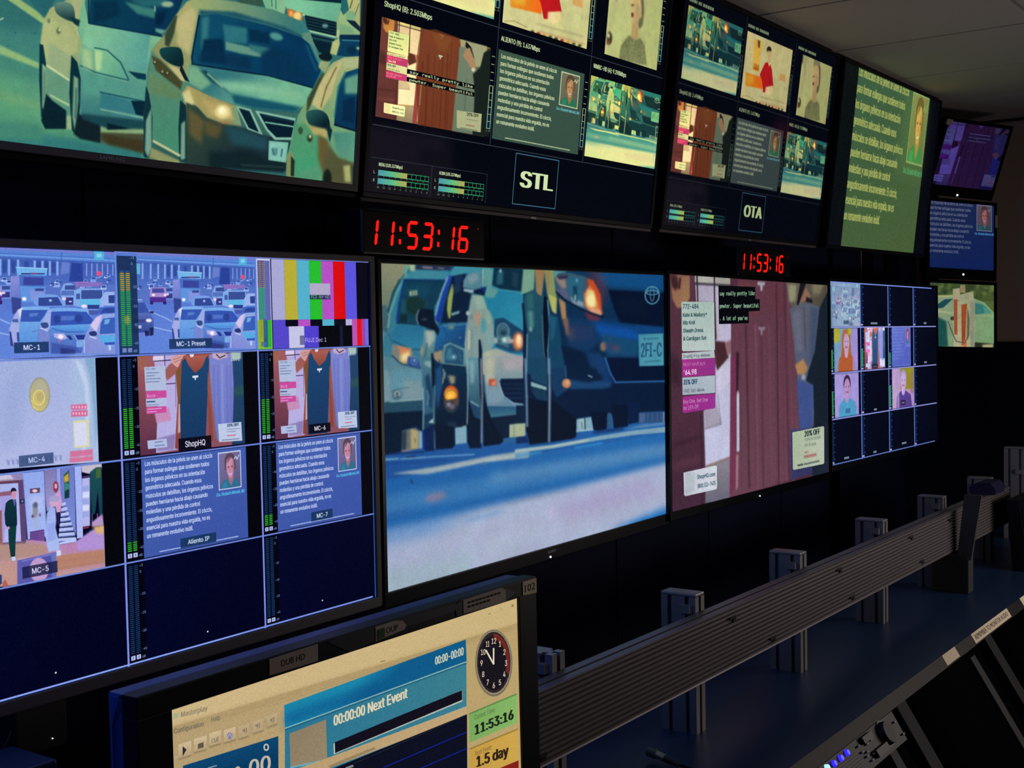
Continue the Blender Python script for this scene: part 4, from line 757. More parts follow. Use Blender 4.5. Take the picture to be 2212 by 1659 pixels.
    # grey saloon in the middle
    s.p('1060,80 1110,15 1190,-20 1400,10 1640,60 1800,128 1852,190 1900,330 1926,420 1880,530 1850,600 1760,700 1736,840 1706,1020 1100,985 862,945 856,700 872,540 885,400 905,300 985,205', '6c9886', col2='34605c', g='1200,100 1250,950')
    s.p('905,300 985,205 1050,90 1120,10 1190,-20 1180,90 1140,330 1136,500 1070,470 960,360', 'b4ac78', col2='94986c', g='1100,20 1000,330', blur=3); s.p('1050,120 1150,40 1170,90 1130,330 1060,260', 'c4b888', blur=8); s.p('985,205 1040,100 1060,90 1040,200 1010,280 985,270', '3c4c3c', blur=3)
    s.p('1110,15 1190,-20 1400,10 1640,60 1800,128 1852,190 1800,200 1600,130 1300,70 1190,80', 'a8b07a', col2='3c7c80', g='1150,10 1800,160', blur=3); s.p('1190,60 1400,70 1700,160 1810,210 1800,225 1600,150 1300,85 1190,95', '245c6c', blur=6)
    s.p('1190,92 1300,82 1600,152 1800,222 1852,266 1922,418 1874,524 1600,450 1148,382 1142,340', '11516e', col2='0a3c62', g='1300,120 1700,450'); s.l('1190,92 1146,340 1150,382', '08283c', 9); s.l('1146,382 1600,452 1872,526', '08283c', 10); s.l('1852,266 1922,420 1876,520', '2c7c90', 9, blur=2); s.l('1830,270 1890,420', '2a7484', 14, a=.5, blur=5)
    s.p('1205,105 1250,95 1240,240 1200,330', '4c8c90', a=.7, blur=8); s.p('1330,145 1475,168 1475,262 1345,250', '347884', blur=6); s.p('1215,235 1330,230 1350,375 1200,370', '0a3250', blur=6); s.p('1485,172 1610,195 1610,262 1495,245', '093452', blur=5); s.p('1346,248 1440,268 1568,302 1562,342 1440,322 1348,298', '6c9c8c', blur=4); s.p('1480,262 1620,290 1600,340 1500,300', '3c7c80', blur=6); s.p('1560,320 1640,270 1780,330 1860,480 1700,470 1560,440', '0b3a5c', blur=12); s.e(1650, 218, 40, 22, '5c9a94', blur=6, rot=.3)
    s.p('1200,290 1500,340 1500,420 1180,370', '0a3454', a=.7, blur=12)
    s.p('1130,388 1600,455 1874,530 1850,600 1766,668 1530,650 1410,628 1250,572 1118,500', '3c7c84', col2='7cb89c', g='1400,420 1500,640', blur=1); s.p('1180,420 1230,420 1330,510 1390,570 1280,500', '1c4a54', blur=4); s.p('1380,560 1600,600 1800,640 1766,672 1520,652 1400,618', '1a5a6e', blur=8); s.p('1280,480 1560,500 1820,560 1800,600 1560,560 1360,545', '88bea0', blur=14); s.l('1240,440 1330,520', '94c0a4', 10, blur=4); s.p('1130,388 1180,400 1260,500 1200,540 1118,490', '8cb890', a=.8, blur=8)
    s.p('905,330 960,360 1072,480 1118,500 1130,560 1080,600 1072,930 915,850 880,560', '5c8c7a', col2='4e9078', g='930,420 1020,850', blur=3); s.p('905,330 960,360 1090,490 1080,540 930,420', '4c4c30', blur=4); s.p('1000,380 1080,420 1112,490 1080,480', 'c4b888', blur=3); s.p('890,430 1080,540 1070,600 890,560', '6e8860', a=.7, blur=10)
    for q in ((925, 375), (970, 432), (1000, 440)): s.e(q[0], q[1], 12, 8, '243020', blur=2); s.e(q[0], q[1] - 4, 6, 5, 'ece4bc', blur=2)
    s.p('958,292 1040,280 1084,300 1094,390 1040,390 970,346', '17484e', col2='0c2c34', g='1000,290 1050,380', sm=True); s.p('1080,380 1132,490 1104,480 1074,420', '0c2630')
    s.p('1086,560 1120,510 1250,572 1412,632 1442,752 1340,742 1236,704 1180,640', 'b0a068', col2='94946a', g='1140,560 1400,720', blur=2); s.p('1090,560 1130,530 1160,620 1120,680', 'd8cc98', blur=6); s.p('1200,590 1400,640 1420,720 1260,690', 'c0a870', blur=8); s.e(1330, 668, 46, 40, 'f0dca0', blur=10); s.e(1325, 660, 20, 24, 'fff4cc', blur=6); s.e(1330, 745, 50, 18, 'b47844', a=.7, blur=9); s.p('1380,640 1412,634 1440,750 1400,740', '84a080', blur=4)
    s.p('1110,610 1180,640 1236,704 1340,744 1460,765 1580,808 1735,842 1704,1025 1100,985', '35483e', col2='1e343e', g='1250,720 1400,980', blur=4); s.p('1120,640 1220,720 1200,860 1130,800', '645c3c', blur=12); s.p('1230,720 1330,750 1300,830 1220,800', '6c5c38', a=.8, blur=14); s.p('1340,745 1600,820 1600,900 1380,860', '28505c', blur=14); s.e(1440, 950, 110, 50, '10222a', a=.8, blur=20); s.p('1250,900 1700,960 1700,1030 1250,1000', '152a30', blur=12); s.l('1440,985 1690,1000', '5c7068', 5, a=.6, blur=3)
    s.p('1408,630 1498,652 1570,806 1478,772', '8cb8a4'); s.p('1426,645 1490,664 1546,790 1486,764', '0c2836'); s.p('1524,660 1766,706 1742,836 1640,836 1588,776', '8cbcac'); s.p('1548,676 1760,722 1740,820 1650,820 1600,770', '0b2434'); s.l('1585,730 1750,756', '8cbcac', 9); s.l('1570,690 1755,730', '1c4450', 5)
    s.p('1606,840 1724,850 1708,972 1602,956', '7cb4a8'); s.p('1614,850 1716,860 1702,962 1610,948', '8cc4b8', blur=2); s.l('1625,890 1640,925', '3c6c78', 8); s.p('1625,880 1660,885 1655,930 1622,926', '4c7c84', a=.7, blur=3); s.l('1685,890 1680,935', '3c6c78', 8)
    s.p('872,512 890,560 912,700 908,880 890,945 858,935 858,700', '123840'); s.p('872,720 905,640 906,880 884,940 866,900', '7ca494', blur=4); s.p('1076,598 1110,630 1116,960 1070,965 1066,760', '12343c'); s.p('1082,740 1106,720 1106,950 1078,955', '7ca090', blur=4)
    s.l('916,842 1074,930', 'd0c89c', 14, blur=3); s.p('900,880 1074,960 1074,985 890,945', '94986c', blur=5)
    # tan car at the right
    s.p('2160,335 2060,340 1990,372 1900,470 1836,590 1780,690 1742,830 1712,940 1712,1060 2160,1120', 'a8b080', col2='5c9c7c', g='1950,400 1850,950'); s.p('2060,345 2010,380 1900,490 1860,620 1920,660 1980,560 2020,420', 'c8bc8a', blur=5); s.l('2010,400 1950,520 1916,640', '5c5c3c', 6, blur=2); s.p('1836,590 1900,470 1960,400 1900,520 1850,640 1830,680', '3c4c38', blur=4); s.p('2040,350 2150,345 2140,400 2060,410', 'b4bc90', blur=4)
    s.p('2150,405 2070,430 2030,500 2004,620 1996,740 2120,775 2150,770', '0e4a6c', col2='0c3c60', g='2100,430 2050,740'); s.p('2060,470 2140,440 2140,560 2060,560', '6ca08c', blur=8); s.p('2050,600 2120,575 2120,740 2040,720', '0b3050', blur=6); s.l('2064,430 2020,520 1998,700', '2c7480', 9, blur=2); s.l('1998,744 2120,780', '0a2434', 12)
    s.p('1832,672 1900,655 1956,690 1968,776 1900,768 1844,740', '2c5c5c', col2='0c2430', g='1880,660 1920,760', sm=True); s.p('1950,720 1985,780 1970,850 1955,790', '12303c', blur=3)
    s.p('1760,740 1840,740 1950,800 1960,860 1900,980 1760,1040 1740,880', '589874', col2='4ca07c', g='1800,800 1850,1000', blur=5); s.p('1800,690 1850,750 1950,770 1955,830 1870,800', 'b8a870', blur=5); s.p('1900,800 1960,840 1980,960 1930,1040 1900,950', '6c5c38', blur=10); s.e(1795, 780, 14, 22, '3c5440', blur=3); s.e(1850, 825, 16, 24, '30422c', blur=4); s.e(1852, 815, 8, 10, 'd8d0a0', blur=3)
    s.p('1985,790 2130,790 2130,960 2020,930', '4c8c80', col2='6ca48c', g='2000,800 2110,940', blur=6); s.p('1960,860 2020,940 2130,980 2130,1110 1930,1090 1930,1000', '5c5c40', blur=8); s.p('2050,990 2090,985 2100,1090 2060,1085', 'b0b078', blur=6); s.e(1955, 1070, 26, 60, '1c2420', blur=5); s.p('2100,990 2130,985 2130,1110 2100,1100', '3c4438', blur=8)
    s.p('1712,930 1740,900 1760,960 1758,1060 1710,1050', '8c9468', blur=3); s.p('1738,930 1760,960 1756,1055 1736,1050', '24382c', blur=2)
    s.p('1905,330 1960,312 1984,346 1950,370 1920,356', '12242c', sm=True); s.p('1915,360 1975,370 1940,440 1900,400', '9caa80', blur=4)
    s.a = np.clip(s.a, 0, 1) ** 1.1 * np.array([.98, 1.0, .97], np.float32)
    return s.soft(1, 1).mottle(.018, 20).grain(.03, 1)

def meter(s, u0, v0, lit, top=False, dim=1.0):
    """pair of audio level columns at the left of a window (window size .25 x .25)"""
    if not top: s.r(u0 + .002, v0 + .004, u0 + .0305, v0 + .248, '040410')
    n = 44
    for i in range(n):
        f = i / (n - 1); y = v0 + .2215 - f * .212
        on = f < lit
        if top: c = ('c8a038' if f > .62 else '34b050') if on else '3c60a8'
        else: c = '38c838' if on else '1c4c88'
        if top and f > .84: continue
        for x in (.0045, .0135): s.r(u0 + x, y - .0016, u0 + x + .0068, y + .0011, c, a=.95 if on else .75)
    for x in (.0045, .0135):
        s.r(u0 + x, v0 + .2275, u0 + x + .007, v0 + .2385, 'b8c4f0' if not top else '6c84c0'); s.r(u0 + x + .0022, v0 + .230, u0 + x + .0048, v0 + .236, '7484c0')
    for f, t in ((1, '+3'), (.93, '0'), (.67, '-10'), (.45, '-20'), (.24, '-30'), (.03, '-45')):
        y = v0 + .2225 - f * .212; s.t(t, (u0 + .0225, y + .003), (u0 + .0225 + .0028 * len(t), y + .003), .0062, '98b8f0')
    s.t('dB', (u0 + .0225, v0 + .238), (u0 + .0285, v0 + .238), .006, '98b8f0')
def tagbar(s, x0, x1, y0, y1, txt, col='16305c', a=.85, tc='d4dcf8', pad=.2, bold=.0002):
    s.r(x0, y0, x1, y1, col, a=a)
    w = x1 - x0; s.t(txt, (x0 + w * pad, y1 - (y1 - y0) * .27), (x1 - w * pad, y1 - (y1 - y0) * .27), (y1 - y0) * .46, tc, bold=bold)

def screen_E():
    """near multiviewer, four by four windows"""
    s = Cv(2200, 1236, '02041a'); I = lambda p: p
    s.T = I
    for r in range(4):
        for c in range(4): s.r(c * .25, r * .25, c * .25 + .25, r * .25 + .25, '03062a', col2='02041e', g=[(c * .25, r * .25), (c * .25 + .2, r * .25 + .25)])
    for c in (0, 1, 2): s.stamp(PIC_TRAFFIC, c * .25 + .001, .002, c * .25 + .249, .246, gain(.98, .98, 1.0, .99, 1.08, (.02, .02, .02)))
    # fourth window, first row: colour bars
    s.T = I
    bars = ('a8a8d4', 'b8ac38', '54b0cc', '28bc30', 'b450c4', 'd80c10', '5c54dc', '0a0a18')
    U = np.linspace(.7815, .9965, 9)
    for k, c in enumerate(bars): s.r(U[k], .003, U[k + 1], .168, c)
    for k, c in enumerate(('5448c8', '08081c', 'b450c4', '08081c', '54b0cc', '0c0c1c', 'b4b0dc')):
        a, b = .7815 + k * .0268, .7815 + (k + 1) * .0268; s.r(a, .168, b, .186, c)
    for a, b, c in ((.7815, .815, '5448c8'), (.815, .848, 'c4c4e4'), (.848, .88, '5040cc'), (.88, .928, '07070f'), (.928, .935, '141c38'), (.935, .957, '07070f'), (.957, .969, 'b854b4'), (.969, .980, 'e01418'), (.980, .988, 'a840a0'), (.988, .9965, '6c6cdc')): s.r(a, .186 if a < .957 else .168, b, .246, c)
    s.r(.751, .003, .7795, .246, 'c8ccf0'); s.r(.7535, .008, .778, .241, '6064b0'); s.r(.7535, .008, .7665, .08, '50508c'); s.r(.7535, .08, .7665, .168, '3c8488')
    s.r(.7505, .168, .780, .246, '74c43c'); s.r(.7535, .168, .7625, .241, '98a824'); s.r(.7625, .168, .771, .241, '2c5c88'); s.r(.771, .168, .778, .241, '30b038')
    for i in range(40):
        y = .012 + i * .0051; s.r(.7555, y, .7612, y + .0028, 'a08c58' if i < 14 else '3c9c74' if y < .16 else '888c30', a=.8); s.r(.763, y, .7685, y + .0028, 'a08c58' if i < 14 else '3c9c74' if y < .16 else '3c6c9c', a=.8)
    s.r(.757, .226, .768, .238, '4468a0', a=.8)
    s.r(.862, .066, .908, .099, 'b0a8c8'); s.r(.862, .099, .908, .111, '10183c', a=.8); s.t('FCI-NY HD', (.8645, .109), (.906, .109), .009, 'a8c0d0')
    s.r(.838, .212, .848, .238, '6c6c98'); s.t('FUJI Dec 1', (.849, .231), (.8965, .231), .0115, 'd4c8f4')
    # overlay level panel of the preset window
    s.r(.502, .010, .534, .246, '14284c', a=.86); s.r(.5035, .052, .5235, .226, '1c5c64', a=.6); meter(s, .502, .003, .83, True)
    s.e(.516, .163, .004, .012, 'c4a838', a=.6, blur=.002)
    tagbar(s, .346, .395, .210, .234, 'MC-1', pad=.26); tagbar(s, .585, .662, .212, .237, 'MC-1 Preset', pad=.16)
    # second row
    s.fr(SM['E'], 0, 500, 2.633)
    s.p('-600,740 545,715 566,1310 -600,1400', 'a0b0dc', col2='b0b8e4', g='100,760 200,1250')
    s.p('400,715 545,712 562,1310 420,1320', 'a8bce0', blur=20); s.p('425,722 470,760 500,860 512,1000 500,1180 470,1310 450,1310 480,1160 490,1000 478,870 440,770', 'c4d4ec', a=.8, blur=5); s.p('480,720 540,716 560,1100 545,1200 530,1000 515,840', '80a8cc', blur=6); s.p('0,900 150,760 120,1200 0,1250', '94a4d4', a=.6, blur=40)
    s.e(226, 928, 59, 99, '8c8c78', blur=2); s.e(226, 928, 55, 95, 'c8bc74', col2='a4a08c', g='190,1000 270,860', blur=1); s.e(234, 900, 34, 56, 'b4b098', blur=10); s.e(222, 945, 34, 44, 'd0bc68', blur=3); s.ring(222, 945, 32, 42, 4, 'e8d898'); s.e(228, 940, 20, 28, 'b8ac74', blur=4); s.l('180,960 190,1000 215,1016', 'e8d060', 6, blur=2)
    for x0, y0, x1, y1 in ((405, 986, 495, 1015), (405, 1020, 498, 1055)): s.p([(x0, y0), (x1, y0 - 5), (x1, y1 - 5), (x0, y1)], 'd85c8c', blur=1, a=.85); [s.e(x0 + 12 + k * 17, (y0 + y1) / 2 - 2, 5, 8, 'f0b0cc') for k in range(5)]
    s.p('415,1078 505,1070 510,1225 422,1232', 'd8d4a8'); s.p('421,1090 492,1084 497,1215 427,1222', 'd4d8f0')
    s.p('398,1250 528,1238 528,1272 398,1284', 'd8608c', a=.8, blur=2); s.p('396,1288 530,1276 530,1302 396,1316', 'dc6890', a=.85, blur=2)
    for k in range(12): s.l([(40 + k * 27, 1300 - k * 2.5), (52 + k * 27, 1328 - k * 2.5)], '6c7cb4', 8, a=.6, blur=2); s.l([(54 + k * 27, 1300 - k * 2.5), (44 + k * 27, 1326 - k * 2.5)], '6c7cb4', 6, a=.6, blur=2)
    s.T = I; s.r(.4635, .252, .5, .5, '05050e'); s.r(.25, .4965, .5, .5, '6c8ccc')
    tagbar(s, .347, .396, .462, .487, 'MC-4', '304474', .8, 'b8c8f0', .26)
    for c, x0 in ((2, .5), (3, .75)):
        meter(s, x0, .25, .46 if c == 2 else .43); s.stamp(PIC_SHOP2, x0 + .0305, .2515, x0 + .2195, .4935); s.T = I; s.r(x0 + .2195, .2515, x0 + .25, .4935, '05050c')
        tagbar(s, x0 + .096 if c == 2 else x0 + .103, x0 + .155 if c == 2 else x0 + .151, .462, .494 if c == 2 else .488, 'ShopHQ' if c == 2 else 'MC-6', '080818', .93, 'e8e4f4', .19 if c == 2 else .24)
    # third row: comedy set with three people
    s.fr(SM['E'], 0, 990, 5.35)
    s.p('-300,190 270,165 270,250 -300,300', 'a88ca8', col2='8c84b4', g='-100,200 250,240'); s.p('-300,200 120,190 160,240 -300,270', 'c8c0d8', blur=6); s.p('-300,290 210,260 280,240 310,980 -300,1040', '584474', blur=2); s.l('-300,300 210,265 215,300', '6c3844', 18, blur=3)
    s.p('-300,320 210,285 245,960 -300,1000', 'a8b4e8', col2='b8b4ec', g='0,320 100,950'); s.p('-60,400 130,375 140,430 -60,450', '8c5870', blur=3); s.p('0,440 130,430 40,970 20,975', 'a49ce0', blur=4); s.p('-300,600 20,600 30,1010 -300,1030', '8c5c5c', blur=4)
    s.p('262,172 510,145 540,900 320,940', '90a8ec', col2='a4b4f0', g='300,200 480,850', blur=2); s.p('340,440 500,420 500,620 350,640', 'b0bcf0', blur=20)
    s.p('346,352 460,340 460,395 348,408', '5c3c5c', blur=2); s.e(402, 376, 30, 18, 'f4d8dc', blur=6); s.p('228,475 284,470 284,520 230,525', '24244c'); s.e(258, 496, 12, 14, '7c8cc0', blur=2)
    s.p('370,530 430,505 440,600 425,680 400,690 380,640', '88909c', blur=5); s.e(410, 540, 24, 34, '505c80', blur=8); s.p('390,690 440,680 430,810 395,820', 'a0b0d4', blur=4); s.e(378, 670, 14, 20, '70405c', blur=3); s.e(462, 655, 12, 20, '7c5c74', blur=3)
    s.p('346,848 510,820 520,965 345,982', '5c3c84', col2='6c4890', g='350,850 500,960'); [s.l([(350, 870 + k * 24), (512, 846 + k * 24)], '8464ac', 4) for k in range(5)]
    s.p('510,140 650,125 660,500 540,620 520,400', '8078b0', col2='9894cc', g='520,160 640,480', blur=2); s.p('650,120 700,115 710,520 660,540', '90a0e8', blur=2); s.p('700,115 860,100 880,900 800,700 700,520', '6c78c4', col2='7888d4', g='720,140 840,800', blur=2)
    s.p('736,190 800,130 802,455 748,470', '2c5c50'); s.p('738,215 790,175 796,260 745,280', 'c8a434', blur=4); s.p('745,280 798,300 798,350 748,380', '38847c', blur=4); s.p('748,380 800,355 800,455 748,468', '143c44', blur=2)
    for k in range(8): y = 540 + k * 58; x0 = 715 - k * 6; x1 = 765 + k * 17; s.p([(x0, y - 22), (x1 - 8, y - 36), (x1, y), (x0 - 4, y + 16)], 'b4c0f0'); s.p([(x0, y + 14), (x1, y - 2), (x1 + 2, y + 12), (x0, y + 28)], '6070b8', blur=1)
    s.p('640,990 880,920 885,965 680,1000', 'b8c8f8', blur=2); s.p('860,95 940,90 960,915 890,930', 'a0b4f4', col2='acb8f4', g='880,100 920,900')
    s.p('940,85 1175,62 1185,110 1030,180 945,160', 'c4bccc', blur=3); s.p('945,210 1035,195 1035,215 945,232', '48305c'); s.p('945,235 1040,220 1040,780 950,800', 'b4b4ec', blur=2); [s.p([(955, 320 + k * 75), (1030, 312 + k * 75), (1030, 375 + k * 75), (955, 385 + k * 75)], 'd0dcf8' if k % 2 else '98a8e4', blur=3) for k in range(5)]; s.p('955,790 1030,778 1028,808 958,818', '6c3048')
    s.p('1040,160 1110,105 1175,100 1185,640 1150,660 1130,380 1100,640 1060,650 1040,300', '1c4c54', col2='14404c', g='1080,150 1110,640', blur=3); s.p('1110,120 1165,115 1165,220 1110,235', '4c6c2c', a=.8, blur=5); s.l('1065,640 1065,740', '4c4060', 14); s.l('1125,640 1130,740', '5c3c5c', 16); s.p('1185,640 1200,780 1060,790 1060,740', 'b494c8', blur=6)
    s.p('300,940 540,960 700,995 885,962 960,915 1190,780 1240,800 1260,1340 -300,1520 -300,1030 300,985', 'b484b4', col2='c0948c', g='600,960 500,1350', blur=3); s.p('-300,1010 300,975 540,1000 540,1100 100,1180 -300,1200', 'b08c84', blur=16); s.p('880,960 1060,830 1190,790 1200,1050 900,1060', 'b090d4', blur=10); s.p('1070,790 1205,775 1205,870 1120,870', 'd8b078', blur=12); s.p('640,1130 1210,1050 1215,1210 660,1300', 'b4806c', blur=10); s.l('640,1200 1215,1120', '94606c', 5, a=.5, blur=3); s.l('640,1280 1215,1190', '94606c', 5, a=.5, blur=3); s.p('200,1160 700,1100 700,1130 200,1200', 'c8b4c4', a=.5, blur=8)
    # man in a dark suit, woman on the stairs, woman with a blond bob in pale clothes
    s.e(157, 378, 33, 38, '171c34', blur=1); s.p('132,405 140,385 185,380 192,410 182,450 160,478 135,455', 'c890b0', sm=True); s.p('130,470 160,480 182,470 190,520 198,760 185,800 95,815 60,760 52,640 66,520 95,490', '10323c', col2='0c2838', g='100,490 150,780'); s.p('150,482 178,478 176,560 165,540', '6c64c8', blur=2); s.p('95,800 190,780 180,960 175,1135 125,1145 100,960', '0e3a3c', col2='12343c', g='120,820 150,1130'); s.e(98, 804, 14, 18, 'c89cb8', blur=2); s.p('130,1140 175,1135 184,1180 140,1186', 'bcd0f4')
    s.e(645, 330, 32, 66, '8c3850', blur=3); s.e(645, 322, 15, 30, 'e0b4c4', blur=2); s.p('620,440 690,365 716,500 700,640 655,640', 'd09ccc', blur=3); s.p('655,625 696,620 694,760 650,755', '201c48', blur=2); s.l('665,755 685,790', '281c3c', 12)
    s.e(630, 470, 62, 42, 'a49ccc', blur=4); s.p('570,500 640,500 690,500 640,560 590,570', 'd0a4cc', blur=4); s.p('580,560 640,570 650,720 640,800 680,950 690,1060 560,1080 520,900 540,640', '9cb0ec', col2='a8bcf0', g='560,600 620,1050', blur=3); s.p('545,760 640,740 650,940 560,960', '8c9ce4', a=.7, blur=10); s.p('650,1070 700,1060 710,1115 655,1128', 'c8d8f8', blur=2)
    s.p('200,1180 640,1085 650,1400 200,1470', '5c5cac', col2='4c4c9c', g='250,1180 600,1380', blur=2); s.p('250,1180 590,1095 590,1120 255,1200', '7474c4', blur=3); s.e(450, 1290, 110, 140, 'c09ccc', blur=3); s.p('590,1095 650,1085 650,1400 600,1400', '6870bc', blur=3); s.p('30,1440 60,1400 100,1480 40,1500', 'b45c4c', blur=3); s.p('-10,1340 20,1350 20,1450 -10,1470', '203c74', blur=2)
    s.T = I; s.r(0, .749, .5, 1, '03062a', col2='02041e', g='.2,.75 .4,1'); s.r(.468, .503, .5, .748, '05050c'); tagbar(s, .346, .396, .711, .737, 'MC-5', '14183c', .78, 'd4d8f8', .26)
    for c, x0 in ((2, .5), (3, .75)):
        meter(s, x0, .5, .10 if c == 2 else .13)
        aliento(s, x0 + .031, .5025, x0 + .2205, .745, '4460b0', '3c54a4', 'd0dcfc', 'ccd4f4', name='54c0e8', dim=1.0, top=.06, bold=.0008, tint=(.98, .92, 1.4))
        s.T = I; s.r(x0 + .2205, .5025, x0 + .25, .745, '04040c')
        if c == 2: tagbar(s, .594, .659, .714, .739, 'Aliento IP', '16345c', .92, 'd0e0f4', .2)
        else: tagbar(s, .853, .901, .710, .736, 'MC-7', '16345c', .92, 'd0e0f4', .24)
        meter(s, x0, .75, 0)
    meter(s, .25, .75, 0); meter(s, 0, .25, .3); meter(s, 0, .5, .3); meter(s, 0, .75, 0)
    for x in (.125, .375, .625, .86): s.e(x + .013, .967, .0014, .0021, 'f4f4ff')
    for c in (.25, .5, .75): s.r(c - .0016, .25 if c != .25 else 0, c + .0016, 1, '8090e8'); s.r(c - .0012, 0, c + .0012, .25, '6c88d8')
    for r in (.25, .5, .75): s.r(0, r - .003, 1, r + .001, '7088d8')
    s.r(0, .994, .992, .9985, '88a4f4'); s.r(.5, 0, 1, .0025, '7884d0'); s.r(.9978, .25, .9995, 1, '3c68b8'); s.r(.7, .994, .992, .9985, '7c94e8')
    return s.grain(.035, 2)

def multiview(s, word, G):
    """upper multiviewers: six windows, two level meters and a boxed word"""
    s.T = lambda p: p
    s.a[:] = hexrgb('03060f')
    s.p('0,.79 .22,.79 .24,1 0,1', '17141c', a=.9, blur=.02); s.p('.14,.84 .22,.84 .22,.90 .14,.89', '0c0c14', a=.8, blur=.012)  # brownish reflection of the room in the glass, painted into the lower left
    s.stamp(PIC_CARS, .019, .061, .33, .369, G['cars']); s.stamp(PIC_CHEF, .358, .062, .663, .369, G['pic']); s.stamp(PIC_ELDER, .736, .061, .968, .366, G['pic'])
    s.stamp(PIC_SHOP, .013, .465, .327, .768, G['shop']); s.stamp(PIC_CARS, .690, .460, 1.0, .768, G['cars'])
    sc = lambda c: '%02x%02x%02x' % tuple(int(min(255, int(c[i:i + 2], 16) * G['dim'])) for i in (0, 2, 4))
    s.fr(SM['B'], 780, 0, 3.253)
    s.p('420,215 520,205 690,268 702,350 690,420 664,640 640,915 400,880 384,480 400,330', sc('7c4022'), a=.72, col2=sc('6c3018'), g='540,250 540,880', blur=2)
    for x in (470, 520, 575, 610): s.l([(x, 380), (x - 22, 900)], sc('50240f'), 7, a=.5, blur=3)
    s.p('500,230 640,270 600,360 540,350', sc('8c5428'), a=.6, blur=8); s.p('545,385 575,392 572,402 562,402 560,416 552,414 552,400 544,398', sc('ccc8a8'))
    s.p('700,276 884,326 880,470 800,470 720,430', sc('a8aa80'), blur=4); s.p('690,330 780,330 806,480 796,620 784,945 640,920 664,640 686,420', sc('76866e'), col2=sc('6c8068'), g='720,400 700,900', blur=3); s.l('740,560 720,900', sc('56684f'), 10, a=.6, blur=5)
    s.p('738,290 772,330 796,412 774,392 732,322', sc('1c1612'), blur=2); s.p('736,344 764,334 800,430 808,490 782,498 750,440 716,392', sc('b48e66'), blur=3); s.e(788, 490, 12, 14, sc('d8d4b4'), blur=2)
    s.p('908,340 900,962 784,945 800,640 786,520 812,500 838,470 862,372', sc('1b231f'), blur=3)
    s.p('672,775 848,800 840,930 672,898', sc('b8bc8c')); s.t('20% OFF', (742, 812), (826, 826), 22, sc('3c4030'), bold=1.0); s.l('742,838 820,850', sc('8c9070'), 8, a=.7); s.l('738,878 795,888', sc('a06450'), 9, a=.7); s.l('700,898 815,918', sc('6c7058'), 8, a=.7)
    s.T = lambda p: p
    aliento(s, .353, .462, .664, .768, G['bg'], G['bg2'], G['tx'], G['fr'], name=G['nm'], dim=G['dim'], top=.075, bold=.0012, tint=(1.0, 1.0, .85))
    s.T = lambda p: p
    ln = G['line']
    for y in (.390, .793): s.r(0.008, y - .0012, 1, y + .0012, ln)
    s.r(.01, .892, .347, .894, ln, a=.7); s.r(.1765, .894, .178, .993, ln, a=.7); s.r(.3465, .894, .348, .993, ln, a=.7)
    for x in (.348, .685): s.r(x - .0008, 0, x + .0008, .793, ln)
    for x0, y0 in ((.331, .05), (.667, .05), (.97, .05), (.331, .46), (.667, .46), (1.0, .46)):
        if x0 == 1.0: x0 = .988
        for x in (.001, .0115): s.r(x0 + x, y0 + .13, x0 + x + .0022, y0 + .276, G['bar'], col2=G['bar2'], g=[(x0, y0 + .13), (x0, y0 + .276)])
        for k in range(7): s.r(x0 + .001, y0 + .13 + k * .0243, x0 + .0137, y0 + .132 + k * .0243, G['bar'])
        for k in range(4): s.r(x0 + .002, y0 + .03 + k * .027, x0 + .012, y0 + .033 + k * .027, G['tick'])
        s.t('L R', (x0 + .001, y0 + .288), (x0 + .014, y0 + .288), .006, G['tick'])
    s.r(.437, .802, .594, .985, '4c88a0'); s.r(.4385, .8045, .5925, .9825, '04060f')
    for t, x0, x1, y in (('ShopHQ (8): 2.503Mbps' if word == 'STL' else 'ShopHQ (8): 2.498Mbps', .017, .1465, .432), ('ALIENTO (9): 1.637Mbps', .358, .491, .431), ('WMBC-HD (4): 9.398Mbps', .696, .834, .43)): s.t(t, (x0, y), (x1, y), .0165, G['tx2'], bold=.0004)
    for x0 in (.02, .358, .70):
        for k in range(11): s.r(x0 + k * .0122, .029, x0 + k * .0122 + (.0105 if k not in (3, 5) else .006), .043, G['tx2'], a=.7)
    if word == 'STL': s.t('STL', (.4585, .920), (.575, .920), .0575, G['tx2'], bold=.0045)
    else: s.t('OTA', (.4585, .916), (.576, .916), .057, G['tx2'], bold=.0045)
    for x0, t in ((.030, 'WENJ (105.337Mbps)'), (.199, 'KCBN (105.337Mbps)')):
        s.t(t, (x0, .917), (x0 + .064, .917), .0105, G['tx2'], bold=.0003)
        for y0, ch in ((.929, 'L'), (.9545, 'R')):
            s.r(x0, y0, x0 + .14, y0 + .0175, G['teal']); s.r(x0 + .001, y0 + .0022, x0 + .139, y0 + .0153, '06070e')
            s.r(x0, y0, x0 + .040, y0 + .0175, '4c98a8', col2='5cbc88', g=[(x0, y0), (x0 + .04, y0)]); s.r(x0 + .040, y0, x0 + .0785, y0 + .0175, '64bc80', col2='b4a850', g=[(x0 + .04, y0), (x0 + .0785, y0)])
            for k in range(4): s.r(x0 + .0905 + k * .0125, y0, x0 + .0915 + k * .0125, y0 + .0175, G['teal'])
            for k in range(10): s.r(x0 + k * .0155, y0 + .0175, x0 + .001 + k * .0155, y0 + .022, G['teal'])
            s.t(ch, (x0 - .0125, y0 + .0125), (x0 - .008, y0 + .0125), .0095, G['tx2'])
        for k, t in enumerate(('-40', '-20', '-12', '-8', '-4', '-2', '0', '2', '4', '8')): s.t(t, (x0 - .004 + k * .0155, .986), (x0 - .004 + k * .0155 + .003 * len(t), .986), .0065, G['tx2'], a=.8)
